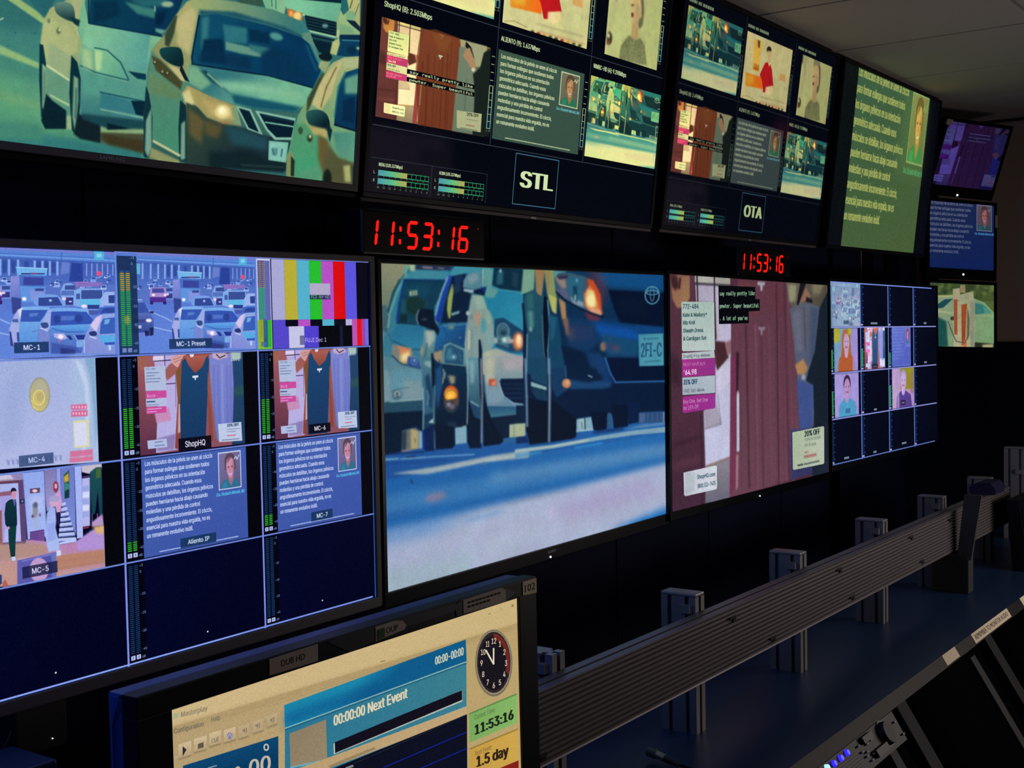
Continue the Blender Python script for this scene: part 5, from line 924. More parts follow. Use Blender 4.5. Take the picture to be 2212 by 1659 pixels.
    for y, t, x1 in ((.602, 'say really pretty like', .286), (.6265, 'pewter. Super beautiful', .288)):
        s.r(.0885, y, x1, y + .0145, '05050a'); s.t(t, (.095, y + .0115), (x1 - .006, y + .0115), .0085, G['tx2'], bold=.0002, mono=True)
    return s

def screen_B():
    s = Cv(2000, 1124); G = dict(cars=gain(1.32, 1.26, .76, .93, .76, (.03, .03, .01)), pic=gain(1.05, 1.06, .9, 1.02), shop=gain(1.34, 1.24, .82, 1.0, 1.0, (.02, .01, 0)), bg='3c5646', bg2='384f44', tx='d0dcac', fr='ccd4ac', nm='68bcc0', dim=.95, line='3c4450', bar='a8bc88', bar2='5cb4c0', tick='88a080', tx2='d0e4ac', teal='38a870')
    return multiview(s, 'STL', G).grain(.03, 3)
def screen_C():
    s = Cv(1500, 844); G = dict(cars=gain(1.2, 1.14, .74, .82, .8, (.02, .03, .02)), pic=gain(.98, .96, .82, .95), shop=gain(1.5, 1.3, .82, .92), bg='3c4644', bg2='333e3e', tx='98a084', fr='8c9480', nm='4c9498', dim=.75, line='2c323c', bar='5c6c50', bar2='3c6c74', tick='3c4838', tx2='a4b884', teal='2c8070')
    multiview(s, 'OTA', G)
    s.p('.6,.42 .72,.42 .72,.5 .6,.5', '3c0c20', a=.5, blur=.03)
    return s.soft(1, 1).grain(.05, 4)
def screen_D():
    """wide display with dark side bars; the slide is cut at both sides and stretched green"""
    s = Cv(1280, 720, '06090c')
    aliento(s, .1007, -.04, .9097, 1.06, '3c5c40', '465c36', 'a2aa5c', '8ca864', name='4ca86c', dim=1.1, tint=(1.05, 1.05, .62), url=False, bold=.002, top=.062)
    s.T = lambda p: p
    s.r(0, 0, .125, 1, '080b10', col2='0a1210', g='0,1 0,0'); s.r(.875, 0, 1, 1, '06080e')
    s.p('.6,.02 .875,.02 .875,.52 .6,.52', '6c9048', a=.25, blur=.05)
    return s.soft(2, 1).grain(.09, 5)
def screen_F():
    s = Cv(1400, 787); s.stamp(PIC_CARS, 0, 0, 1, 1); return s.grain(.035, 6)
def screen_G():
    s = Cv(1280, 720); s.stamp(PIC_SHOP, 0, 0, 1, 1); s.fr(SM['G'], 1440, 580, 3.1306)
    s.p('350,115 600,125 600,207 630,208 630,286 555,290 556,370 354,376', '05070c')
    for t, x1, y in (('say really pretty like', 595, 183), ('pewter. Super beautiful', 622, 267), ('. A lot of you\'ve', 547, 351)): s.t(t, (358, y), (x1, y - 3), 26, '8cb494', bold=1.0, mono=True)
    return s.grain(.06, 7)
def person(s, x0, y0, x1, y1, bg, hair, skin, top, long=False, bg2=None, wall=None):
    s.rect_frame(x0, y0, x1, y1); s.p('0,0 1,0 1,1 0,1', bg, col2=bg2 or bg, g='0,0 1,1')
    if wall: s.r(.38, 0, 1, .55, wall)
    if long: s.p('.35,.1 .5,.02 .66,.1 .7,.5 .72,.8 .3,.8 .32,.4', hair, sm=True)
    s.p('.15,1 .2,.7 .38,.58 .62,.58 .85,.7 .9,1', top); s.p('.42,.5 .6,.5 .56,.66 .5,.7 .44,.66', skin)
    s.e(.51, .24, .15, .2, hair); s.e(.51, .34, .125, .22, skin)
    s.l('.46,.44 .56,.44', '803c48', .02); s.e(.46, .31, .015, .012, '201828'); s.e(.57, .31, .015, .012, '201828'); s.T = lambda p: p
def screen_H():
    s = Cv(1500, 844, '030614'); s.T = lambda p: p
    for r in range(4):
        for c in range(4): s.r(c * .25 + .005, r * .25, c * .25 + .25, r * .25 + .25, '060a1e', col2='050714', g=[(c * .25, r * .25), (c * .25 + .25, r * .25 + .25)])
    s.stamp(PIC_TRAFFIC, .002, .004, .248, .246, gain(.9, .9, .85, .8, .8, (.2, .2, .17)))
    s.r(.11, .212, .15, .232, '1c3450', a=.8); s.t('MC-1', (.117, .227), (.143, .227), .010, 'a8b8d8')
    person(s, .031, .254, .225, .494, '6c9cb4', 'a86838', 'c09cc0', 'b05c34', True, '9c8cd0'); s.r(.031, .254, .075, .33, 'b4a828', blur=.006); s.r(.145, .254, .17, .29, 'b4a828', blur=.004); s.r(.18, .254, .225, .494, '9c88d0', a=.8)
    s.stamp(PIC_SHOP2, .281, .2515, .47, .4935, gain(1.15, 1.1, 1.1, 1.0, .85)); s.r(.345, .466, .40, .49, '181828', a=.9); s.t('ShopHQ', (.352, .484), (.393, .484), .011, 'c0b8e0')
    aliento(s, .531, .2525, .7205, .4935, '6070cc', '5464c0', '8c98dc', 'a888cc', name='7ca0e0', dim=.9, tint=(1.2, 1.0, 1.7)); s.r(.595, .462, .66, .487, '28408c', a=.8); s.t('Aliento IP', (.602, .481), (.653, .481), .011, 'a8b8ec')
    person(s, .031, .504, .228, .744, 'a898d8', '3c2444', 'b88cc0', '4c9cc4', False, '9c90d0'); s.r(.115, .70, .155, .728, '3c5c94', a=.8)
    person(s, .531, .5015, .748, .745, 'b89ccc', 'a494b8', 'c0a4d8', '54408c', False, 'b48cb8', '90882c'); s.r(.71, .54, .748, .66, '9c7450', a=.6); s.r(.535, .66, .60, .745, 'c0a0cc', a=.6); s.r(.615, .70, .66, .728, '201428', a=.95); s.r(.622, .710, .652, .720, 'a898c8', a=.7)
    s.soft(2, 2).mottle(.03, 41)
    for r in range(4):
        for c in range(4):
            x0, y0 = c * .25, r * .25
            if (r, c) == (0, 0): s.r(.004, .02, .02, .245, '4470a8', a=.5); s.r(.004, .1, .013, .245, '3c9068', a=.6); continue
            lit = {(1, 0): .5, (1, 1): .5, (1, 2): .35, (2, 0): .62, (2, 2): .6}.get((r, c), 0)
            s.r(x0 + .004, y0 + .012, x0 + .021, y0 + .236, '0c2448')
            if lit: s.r(x0 + .003, y0 + .004, x0 + .03, y0 + .246, '08142c'); s.r(x0 + .005, y0 + .226 - .21 * lit, x0 + .021, y0 + .226, '2c8c54')
            for k in range(6): s.r(x0 + .023, y0 + .02 + k * .039, x0 + .028, y0 + .024 + k * .039, '5c78b4')
            s.r(x0 + .004, y0 + .231, x0 + .021, y0 + .241, 'a0a8d8')
    for x0, y0, x1, t in ((.34, .236, .40, 'TEAM2'), (.86, .236, .89, 'SAL'), (.86, .486, .89, 'AUX'), (.36, .738, .385, 'VR'), (.10, .982, .14, 'SPARE'), (.35, .985, .378, 'VR2'), (.62, .972, .665, 'ROUTER')): s.r(x0, y0 - .014, x1, y0 - .002, '8ca0b4', a=.8)
    for c in (.25, .5, .75): s.r(c - .003, 0, c + .003, 1, '7484dc')
    for r in (.25, .5, .75): s.r(0, r - .004, .995, r + .003, '8c94dc')
    s.r(0, 0, .95, .006, '7c94e4'); s.r(0, .993, .97, .998, '6c84d4'); s.r(0, 0, .004, 1, '6c88e0')
    return s.grain(.05, 8)
def screen_I():
    s = Cv(640, 480, '141030'); s.stamp(PIC_SHOP, -.1667, 0, 1.1667, 1, gain(.80, .66, 1.2, .46, 1.1, (.0, .0, .05)))
    s.T = lambda p: p
    for k, w in enumerate((.38, .40, .34)): s.r(.36, .13 + k * .055, .36 + w, .165 + k * .055, '14102c'); s.l([(.38, .148 + k * .055), (.34 + w, .148 + k * .055)], '5c5080', .012, a=.7)
    return s.soft(3, 2).grain(.1, 9)
def screen_J():
    s = Cv(800, 600, '101a3c')
    aliento(s, -.027, -.02, 1.027, .97, '1b2548', '102050', '8c90a0', '646e88', name='4490b8', dim=.7, tint=(1.0, .85, 1.1), url=False, top=.05)
    s.T = lambda p: p
    s.r(0, .86, 1, 1, '101f54', a=.7)
    return s.soft(2, 0).grain(.08, 10)
def screen_K():
    s = Cv(640, 480, '5c6c3c'); s.fr(SM['K'], 1950, 180, 2.763)
    s.p('140,1170 560,1190 560,1300 140,1300', '3c5030', col2='4c5c30', g='170,1190 500,1250'); 
    random.seed(3)
    for k in range(40): s.e(random.uniform(160, 550), random.uniform(1185, 1290), random.uniform(6, 20), random.uniform(8, 24), random.choice(('2c3c28', '5c7038', '6c7c40', '34482c')), a=.7, blur=5)
    s.p('100,1300 200,1272 290,1268 420,1280 490,1310 545,1370 550,1600 100,1600', '8ca080', col2='84a878', g='250,1290 480,1500'); s.p('190,1330 250,1290 300,1285 240,1340 200,1345', '1c4c54'); s.p('430,1310 480,1320 530,1370 430,1380', '3c8078', blur=2); s.p('480,1330 530,1370 490,1375', '54a490', a=.8); s.l('200,1270 300,1268', 'b8b878', 10, blur=2); s.p('200,1350 430,1385 545,1385 545,1395 200,1370', 'a8b488', blur=3); s.p('140,1360 260,1420 270,1570 140,1570', '1c5450', blur=5)
    s.p('298,1228 340,1222 345,1290 302,1295', 'b0a884'); s.p('342,1205 372,1202 374,1250 344,1250', 'a08868'); s.p('340,1262 420,1240 430,1330 428,1575 305,1575 302,1300 340,1300', 'a8a884', col2='b8b490', g='350,1280 420,1500'); s.p('304,1290 326,1290 326,1500 308,1500', 'a8502c'); s.p('350,1320 385,1316 380,1350 372,1565 352,1565', 'a84c28'); s.p('385,1330 400,1400 396,1500 384,1540', '5c5844', blur=4); s.e(370, 1555, 12, 20, 'd87038', blur=3); s.l('270,1420 300,1500 320,1540 370,1550 395,1500', '5c584c', 6); s.p('285,1395 305,1390 305,1415 285,1412', '403c34')
    s.p('400,1300 430,1300 425,1575 405,1575', '90947c', blur=4); s.p('430,1545 550,1555 550,1590 430,1590', '2c3020', blur=3); s.p('475,1560 540,1555 540,1590 475,1590', 'b4b080', blur=4)
    s.a *= .9
    return s.soft(2, 2).mottle(.03, 42).grain(.08, 11)

def screen_M():
    """scheduling program on the desk monitor"""
    s = Cv(1700, 957, 'b8a070'); s.fr(SM['M'], 360, 1330, 2.836)
    s.p('0,560 2200,-140 2230,2400 0,2400', 'b49c72', col2='b8a06c', g='200,900 2000,300')
    s.p('0,592 2200,-130 2200,30 0,690', 'cbb384', col2='c8b07c', g='100,600 2100,0'); s.p('0,690 2200,30 2200,60 0,740', 'a89064', a=.6, blur=14)
    s.l('620,560 1830,155', '94805c', 3, a=.5); s.l('300,640 620,540', '94805c', 3, a=.4)
    s.p('40,604 74,594 74,622 40,634', '9ca888', a=.8, blur=3); s.t('Masterplay', (86, 622), (250, 580), 32, '8c8068', bold=1)
    s.t('Configuration', (44, 724), (226, 676), 30, '746c58', bold=1); s.t('Help', (272, 652), (328, 636), 28, '7c7460', bold=1)
    s.l('1310,282 1340,274', '8c7850', 5)
    s.fr(SM['M'], 540, 1240, 3.456); s.l('1780,300 1798,294', '6c5c3c', 4); s.t('x', (1950, 248), (1970, 242), 22, '6c5c3c', bold=1); s.ring(1876, 262, 8, 10, 2, 'a08c60')
    s.fr(SM['M'], 360, 1330, 2.836)
    for k, (x, y, w) in enumerate(((72, 790, 80), (166, 756, 80), (260, 722, 74), (350, 702, 74), (440, 680, 66), (526, 650, 68), (612, 614, 68))):
        h = 96 - k * 3; d = w * .30
        s.p([(x, y + 6), (x + w, y + 6 - d), (x + w, y + h - d), (x, y + h)], '847458', a=.7, blur=4); s.p([(x, y), (x + w, y - d), (x + w, y + h - 12 - d), (x, y + h - 12)], 'cdb792' if k < 4 else 'bca682', col2='b09a74', g=[(x, y), (x, y + h)])
    s.p('98,800 122,820 98,862', '2c2830'); s.p('192,786 226,774 226,806 192,818', '5c5448'); s.t('CUE', (274, 782), (320, 768), 26, '847864', bold=1); s.e(386, 736, 16, 20, '7474b4', blur=2); s.l('372,748 386,722 398,746', 'b8a8a4', 6)
    for x, y in ((476, 706), (556, 676), (644, 642)): s.p([(x - 14, y - 2), (x + 4, y - 18), (x + 4, y + 12)], '7c6c58', a=.8); s.l([(x + 12, y - 20), (x + 12, y + 10)], '7c6c58', 5)
    s.p('100,920 684,738 690,2000 100,2000', '0c4670', col2='0a3a60', g='300,850 300,1000'); s.ring(610, 806, 13, 18, 8, 'c8c0b0'); s.t('00', (500, 986), (634, 948), 96, 'c0b4a4', bold=4); s.t('0', (415, 1000), (450, 990), 70, 'c0b4a4', bold=3); s.l('252,934 306,918', 'b0b4b4', 8, a=.7)
    s.p('720,548 1832,146 1838,280 724,690', '1a84a8', col2='0e5a88', g='1200,370 1240,500'); s.p('724,600 1300,400 1300,480 724,680', '0c5288', a=.6, blur=25)
    s.t('00:00-00:00', (1644, 302), (1818, 240), 48, 'd8d4b4', bold=1.5)
    s.p('724,692 1836,282 1842,2000 724,2000', '2c7490', col2='3a7c8c', g='800,800 1800,400'); s.l('726,690 1836,282', '94b4a8', 6); s.l('726,700 1836,292', '0f567c', 5)
    s.p('752,722 976,636 984,876 758,930', '8c7c64', col2='948468', g='800,720 900,900')
    s.t('00:00:00', (1022, 676), (1214, 606), 62, 'dccfae', bold=3); s.t('Next Event', (1230, 600), (1474, 502), 62, 'dccfae', bold=3)
    s.p('1022,784 1812,454 1812,524 1024,850', 'c0c4b4'); s.p('1030,776 1810,456 1810,516 1032,842', '12101c')
    s.l('760,930 1000,880 1836,560', '70a4b0', 12); s.p('724,2000 724,960 880,910 1838,556 1842,612 930,960 860,2000', 'b89c72', col2='c0a478', g='900,950 1800,590')
    s.p('960,960 1840,604 1846,2000 960,2000', '0c1020'); s.l('1330,930 1840,712', '1820a8', 5); s.l('1560,933 1842,812', '1820a8', 5); s.l('1150,905 1838,606', '2c2c38', 6, a=.6)
    for k in range(14): s.l([(1000 + k * 20, 924 - k * 8.2), (1013 + k * 20, 919 - k * 8.2)], '7c684c', 16, a=.55)
    s.l('1100,935 1140,920', 'b0b4b4', 14, a=.7)
    # round clock face
    s.e(2004, 290, 114, 205, '6c6458', blur=2); s.e(2004, 288, 108, 196, '9c8c70', blur=1); s.e(2004, 286, 103, 188, '2c2428'); s.e(2003, 290, 92, 168, '18141c')
    t = np.linspace(-1.57, .4, 16); s.p(np.concatenate([np.stack([2003 + 98 * np.cos(t), 288 + 178 * np.sin(t)], 1), np.stack([2003 + 78 * np.cos(t[::-1]), 288 + 142 * np.sin(t[::-1])], 1)]), '8c2c20', a=.75, blur=2)
    for k in range(12):
        a = math.radians(30 * (k + 1) - 90); x, y = 2003 + 75 * math.cos(a), 292 + 136 * math.sin(a); tx = str(k + 1); w = 15 * len(tx) if k != 10 else 22
        s.t(tx, (x - w / 2, y + 18), (x + w / 2, y + 14), 34, 'd8c8ac', bold=.8)
    s.l('2003,296 1956,212', 'e4d8bc', 10); s.l('2003,296 2003,200', 'e4d8bc', 9)
    s.p('1852,598 2146,474 2150,654 1856,778', '78a85c', col2='84b464', g='1860,700 2140,540'); s.p('1852,598 2146,474 2146,484 1852,608', '4c6c3c', a=.6); s.t('Current Time:', (1884, 640), (2012, 588), 30, '5c7c48', bold=.5); s.t('11:53:16', (1884, 732), (2122, 632), 58, '1a2418', bold=4)
    s.p('1856,812 2150,690 2156,884 1856,1010', 'c49a44', col2='cca44c', g='1860,900 2140,740'); s.p('1856,812 2150,690 2150,700 1856,822', '7c6430', a=.6); s.t('Next Event:', (1888, 860), (1992, 818), 30, '8c7038', bold=.5); s.t('1.5 day', (1894, 930), (2092, 856), 64, '2c2014', bold=4)
    s.p('1856,1010 2156,886 2160,2000 1856,2000', '842018')
    return s.grain(.05, 12)
# ---------------------------------------------------------------- the room
M_CEIL = mat('ceiling_fibre', 'aea9a4', .95, var=.12, scale=180, bump=.25)
M_GAP = mat('ceiling_grid_shadow_gap', '1a1816', .9)
M_WALL = mat('brown_paint', 'a08e86', .85, var=.08, scale=6)
M_BLACKP = mat('black_backing_board', '0a1028', .8, spec=.1, var=.2, scale=3)
M_FLOOR = mat('dark_carpet', '15161c', .95, var=.3, scale=300)
M_DARKW = mat('dark_wall_paint', '302c2c', .9, var=.1, scale=5)
M_BLACK = mat('black_plastic', '090c15', .45, spec=.2, var=.15, scale=60)
M_BLACKG = mat('black_gloss_plastic', '04060e', .3, spec=.15, var=.1, scale=20)
M_GREYB = mat('dark_grey_bezel', '4c4648', .5, spec=.35, var=.08, scale=50)
M_ALU = mat('brushed_aluminium', '7c7a7c', .42, metal=.35, spec=.4, var=.10, scale=30, stretch=(1, 1, .05))
M_ALUR = mat('aluminium_rail', '6a6468', .45, metal=.3, spec=.35, var=.12, scale=25, stretch=(.05, 1, 1))
M_SLOT = mat('slot_black', '101014', .8)
M_DESK = mat('blue_black_laminate', '1c3558', .38, spec=.5, var=.2, scale=14)
M_APRON = mat('dark_edge_laminate', '0f0d10', .6, spec=.25, var=.15, scale=30)
M_PAPER = mat('label_paper', 'dccbb0', .8, var=.06, scale=80)
M_PAPERG = mat('grey_label_tape', 'a89c94', .7, var=.1, scale=80)
M_TAPE = mat('clear_tape', '3c4048', .3, spec=.5, var=.15, scale=40)
M_INK = mat('label_ink', '1c1a1c', .8)
M_BADGE = mat('grey_badge', 'a0a0aa', .4, metal=.3)
M_RED = mat('red_led', '200000', .5, emit='ff1206', strength=1.25)
M_WHITE_LED = mat('white_led', '808080', .5, emit='e8f4ff', strength=1.6)
M_BLUE_LED = mat('blue_led', '000020', .4, emit='3028f0', strength=1.3)
M_CYAN_LED = mat('cyan_led', '203030', .4, emit='a8e8f4', strength=1.2)

ZC, TS = 1.548, 0.688
MB().box(-4.3, 5.0, -4.3, 0.5, ZC + .02, ZC + .08).build('ceiling', M_GAP)
ceil = bpy.data.objects['ceiling']; tag(ceil, 'grey fibre tile ceiling above the display wall', 'ceiling', kind='structure')
tile_mesh = None
for i in range(-10, 4):
    for j in range(-5, 2):
        x0, y0 = 2.61 + i * TS, -.68 + j * TS
        if x0 < -4.1 or x0 > 4.6 or y0 > -.2: continue
        if tile_mesh is None:
            t = MB().box(0, TS - .013, 0, TS - .013, 0, .019, bevel=.004).build('tile', M_CEIL, ceil); tile_mesh = t.data
        else:
            t = bpy.data.objects.new('tile', tile_mesh); COL.objects.link(t); t.parent = ceil
        t.location = (x0 + .0065, y0 + .0065, ZC)
        if j == 0: t.scale = (1, 1.45, 1)
def struct(name, mb, m, label):
    return tag(mb.build(name, m), label, name.split('_')[0], kind='structure')
struct('floor', MB().box(-4.3, 5.0, -4.3, .5, -1.26, -1.2), M_FLOOR, 'dark carpeted floor under the console')
wb = struct('wall_back', MB().box(-4.3, 5.0, .34, .42, -1.2, ZC + .02), M_WALL, 'brown wall behind the row of large displays')
struct('wall_right', MB().box(4.9, 5.0, -4.3, .34, -1.2, ZC + .02), M_WALL, 'plain brown wall at the end of the room')
struct('wall_left', MB().box(-4.3, -4.2, -4.2, .34, -1.2, ZC + .02), M_DARKW, 'dark side wall out past the left displays')
struct('wall_front', MB().box(-4.3, 5.0, -4.3, -4.2, -1.2, ZC + .02), M_DARKW, 'dark wall behind the operators')
struct('trim_1', MB().box(4.865, 4.9, -3.0, .30, -1.2, .42).box(4.86, 4.9, -3.0, .30, .405, .425), M_BLACKP, 'black lower panelling along the brown end wall')
# black boards hung behind the displays; uprights with gaps towards the far end
bx0 = -4.2
while bx0 < 2.9:
    MB().box(bx0 + .004, bx0 + .606, .22, .245, -1.19, ZC - .02).build('panel', M_BLACKP, wb); bx0 += .61
for a, b in ((3.0, 3.326), (3.474, 3.604), (3.829, 4.069), (4.31, 4.42)):
    MB().box(a, b, .20, .25, .45, ZC - .02).build('panel', M_BLACKP, wb)
MB().box(3.0, 4.86, .22, .245, -1.19, .45).build('panel', M_BLACKP, wb)

# ---------------------------------------------------------------- displays
def screen_material(name, cv):
    mt = bpy.data.materials.new(name); mt.use_nodes = True
    nt = mt.node_tree; b = nt.nodes['Principled BSDF']
    b.inputs['Base Color'].default_value = (.0025, .0025, .004, 1)
    b.inputs['Roughness'].default_value = .38
    b.inputs['Specular IOR Level'].default_value = .012
    tx = nt.nodes.new('ShaderNodeTexImage'); tx.image = cv.image(name); tx.interpolation = 'Linear'; tx.extension = 'EXTEND'
    nt.links.new(tx.outputs['Color'], b.inputs['Emission Color'])
    b.inputs['Emission Strength'].default_value = 1.0
    return mt
def screen_panel(parent, name, w, h, z0, material):
    me = bpy.data.meshes.new('screen')
    x = w / 2
    vs = [(-x, 0, z0), (x, 0, z0), (x, 0, z0 + h), (-x, 0, z0 + h), (-x, .006, z0), (x, .006, z0), (x, .006, z0 + h), (-x, .006, z0 + h)]
    me.from_pydata(vs, [], [(0, 1, 2, 3), (5, 4, 7, 6), (4, 0, 3, 7), (1, 5, 6, 2), (3, 2, 6, 7), (4, 5, 1, 0)])
    uv = me.uv_layers.new(name='UVMap')
    for i, c in enumerate(((0, 0), (1, 0), (1, 1), (0, 1))): uv.data[i].uv = c
    me.materials.append(material); me.materials.append(M_BLACK)
    for p in list(me.polygons)[1:]: p.material_index = 1
    o = bpy.data.objects.new('screen', me); COL.objects.link(o); o.parent = parent
    return o
def display(key, name, label, cat, cv, bez, depth, frame_m, led=None, led_r=.004, logo=None, bracket=True, group=None):
    c, yaw, tilt, roll, w, h = DISP[key]
    bl, br, bt, bb = bez
    R = pose_rot(yaw, tilt, roll)
    root = empty(name, Vector(c) + R @ Vector((0, 0, -h / 2 - bb)), R)
    tag(root, label, cat, group)
    Z = lambda v: bb + h * (1 - v)
    x0, x1, z0, z1 = -w / 2 - bl, w / 2 + br, 0, bb + h + bt
    f = MB()
    f.box(x0, x1, -.005, .022, z0, bb, bevel=.002).box(x0, x1, -.005, .022, bb + h, z1, bevel=.002)
    f.box(x0, -w / 2, -.005, .022, bb - .001, bb + h + .001, bevel=.0015).box(w / 2, x1, -.005, .022, bb - .001, bb + h + .001, bevel=.0015)
    f.build('bezel', frame_m, root)
    screen_panel(root, key, w, h, bb, screen_material('picture_' + name, cv))
    b = MB().prism([(.008, z0 + .004), (.03, z0 + .004), (depth, z0 + .10 * h), (depth, z1 - .10 * h), (.03, z1 - .004), (.008, z1 - .004)], 'x', x0 + .004, x1 - .004)
    b.build('back_housing', M_BLACK, root)
    if bracket:
        k = MB().box(-.10, .10, depth - .004, depth + .012, Z(.7), Z(.3)).box(-.04, .04, depth + .008, depth + .05, Z(.6), Z(.4))
        k.build('wall_bracket', M_BLACK, root)
    if led is not None:
        u, v, m = led
        MB().cyl(((u - .5) * w, -.0072, Z(v)), ((u - .5) * w, -.004, Z(v)), led_r, n=12).build('power_led', m, root)
    if logo:
        t, u, v, hh, ww, m = logo
        lettering('logo', t, root, ((u - .5) * w - ww / 2, -.0055, Z(v) - hh / 2), (1, 0, 0), (0, 0, 1), hh, ww, m)
    return root
BZ = (.012, .012, .012, .024)
tv_a = display('A', 'wall_television', 'large upper television showing a close view of pale cars and a grey saloon', 'television', screen_A(), (.012, .012, .012, .014), .06, M_GREYB, logo=('SAMSUNG', .504, 1.0098, .006, .05, M_BADGE))
MB().box(-TVW / 2 - .012, TVW / 2 + .012, .0, .05, -.013, -.002, bevel=.002).build('lower_lip', M_BLACKG, tv_a)
tv_b = display('B', 'wall_television', 'upper multiview television with the boxed word STL', 'television', screen_B(), (.012, .012, .012, .012), .06, M_BLACK)
MB().box(-TVW / 2 - .012, TVW / 2 + .012, .0, .05, -.010, -.001, bevel=.002).build('lower_lip', M_GREYB, tv_b)
MB().box(.008, .030, -.0015, .001, -.0085, -.004).build('badge', M_BADGE, tv_b)
tv_c = display('C', 'wall_television', 'upper multiview television with the boxed word OTA', 'television', screen_C(), (.012, .012, .012, .012), .06, M_BLACK)
MB().box(-TVW / 2 - .012, TVW / 2 + .012, .0, .05, -.010, -.001, bevel=.002).build('lower_lip', M_GREYB, tv_c)
MB().box(.008, .030, -.0015, .001, -.0085, -.004).build('badge', M_BADGE, tv_c)
tv_d = display('D', 'wall_television', 'upper television with stretched green Spanish text between black side bars', 'television', screen_D(), (.012, .012, .012, .014), .06, M_BLACK)
display('E', 'wall_television', 'lower multiview television in blue with windows MC-1, ShopHQ and Aliento IP', 'television', screen_E(), (.014, .014, .012, .021), .06, M_GREYB)
display('F', 'wall_television', 'lower television showing a low view of cars with lit headlamps', 'television', screen_F(), (.012, .010, .011, .032), .06, M_BLACKG, led=(.4993, 1.036, M_WHITE_LED), led_r=.0026, logo=('SONY', .5047, 1.0164, .007, .036, M_BADGE))
display('G', 'wall_television', 'lower television showing a maroon cardigan with price cards', 'television', screen_G(), (.010, .010, .011, .026), .06, M_BLACKG, led=(.4918, 1.0283, M_WHITE_LED), led_r=.0024)
display('H', 'wall_television', 'lower multiview television with sixteen small windows, mostly black', 'television', screen_H(), (.008, .012, .011, .021), .06, M_BLACK)
for k, lab, fn, led in (('I', 'small forward-tilted monitor with a dim purple picture under the ceiling', screen_I(), (.4467, 1.1317, M_WHITE_LED)),
                        ('J', 'small monitor with Spanish text on blue, between two other small monitors', screen_J(), (.5095, 1.0838, M_WHITE_LED)),
                        ('K', 'small monitor showing a car charging station, lowest of the three', screen_K(), None)):
    o = display(k, 'wall_monitor', lab, 'monitor', fn, (.016, .016, .016, .05 if k != 'K' else .022), .05, M_BLACK, led=led, led_r=.0052, bracket=False)
    c = DISP[k][0]; hh = DISP[k][5]
    MB().cyl((0, .045, hh * .5), (0, .12, hh * .5), .018).box(-.05, .05, .045, .052, hh * .3, hh * .7).build('mount_arm', M_BLACK, o)
MB().box(-.03, .005, -.008, .002, .31, .335).build('tape_tab', M_PAPERG, bpy.data.objects['wall_monitor']).location = (-.185, 0, .02)
MB().box(0, .016, -.008, .002, 0, .06).build('tape_tab', M_PAPERG, bpy.data.objects['wall_monitor.001']).location = (.214, 0, .26)

# ---------------------------------------------------------------- red clocks
SEG = {'0': 'abcdef', '1': 'bc', '3': 'abgcd', '5': 'afgcd', '6': 'afgecd'}
def seg_digit(ch, x0, x1, z0, z1, parent):
    w, h = x1 - x0, z1 - z0; t = .0072; s = MB(); sk = .17
    zm = (z0 + z1) / 2; g = .0007
    def seg(pts):
        s.prism([(px + (pz - z0) * sk, pz) for px, pz in pts], 'y', -.0022, .001)
    def H(z, a, b): seg([(a + t * .5 + g, z), (a + t + g, z + t / 2), (b - t - g, z + t / 2), (b - t * .5 - g, z), (b - t - g, z - t / 2), (a + t + g, z - t / 2)])
    def V(x, a, b): seg([(x, a + t * .5 + g), (x + t / 2, a + t + g), (x + t / 2, b - t - g), (x, b - t * .5 - g), (x - t / 2, b - t - g), (x - t / 2, a + t + g)])
    xa, xb = x0 + t / 2, x1 - t / 2; zb, zt = z0 + t / 2, z1 - t / 2
    for k in SEG[ch]:
        if k == 'a': H(zt, xa - t / 2, xb + t / 2)
        if k == 'd': H(zb, xa - t / 2, xb + t / 2)
        if k == 'g': H(zm, xa - t / 2, xb + t / 2)
        if k == 'f': V(xa, zm - t / 2, z1)
        if k == 'b': V(xb, zm - t / 2, z1)
        if k == 'e': V(xa, z0, zm + t / 2)
        if k == 'c': V(xb, z0, zm + t / 2)
    return s.build('digit', M_RED, parent)
def led_clock(x, label):
    root = empty('led_clock', (x, -.002, .694)); tag(root, label, 'clock', 'red digital clocks between the display rows')
    MB().box(-.05, .36, .0, .06, 0, .092, bevel=.004).build('housing', M_BLACKG, root)
    MB().box(-.045, .355, -.0012, .002, .006, .086).build('lens', mat('smoked_lens', '0a0406', .3, spec=.3, var=.1), root)
    MB().box(.13, .18, .055, .23, .03, .06).build('wall_bracket', M_BLACK, root)
    for ch, a, b in (('1', -.0395, -.0095), ('1', .010, .040), ('5', .0815, .1175), ('3', .1315, .1670), ('1', .2115, .2415), ('6', .2555, .2920)):
        seg_digit(ch, a, b, .0145, .0745, root)
    for xc in (.0605, .1870):
        s = MB(); s.box(xc, xc + .0065, -.0022, .001, .024, .0345, bevel=.001).box(xc + .003, xc + .0095, -.0022, .001, .0505, .061, bevel=.001); s.build('colon', M_RED, root)
    MB().box(.331, .335, -.0022, .001, .068, .072).build('indicator', mat('dim_red_led', '100000', .5, emit='801008', strength=.5), root)
    return root
led_clock(0.0, 'red digital clock reading 11:53:16 above the low view of cars')
led_clock(1.7335, 'red digital clock reading 11:53:16 above the maroon cardigan picture')

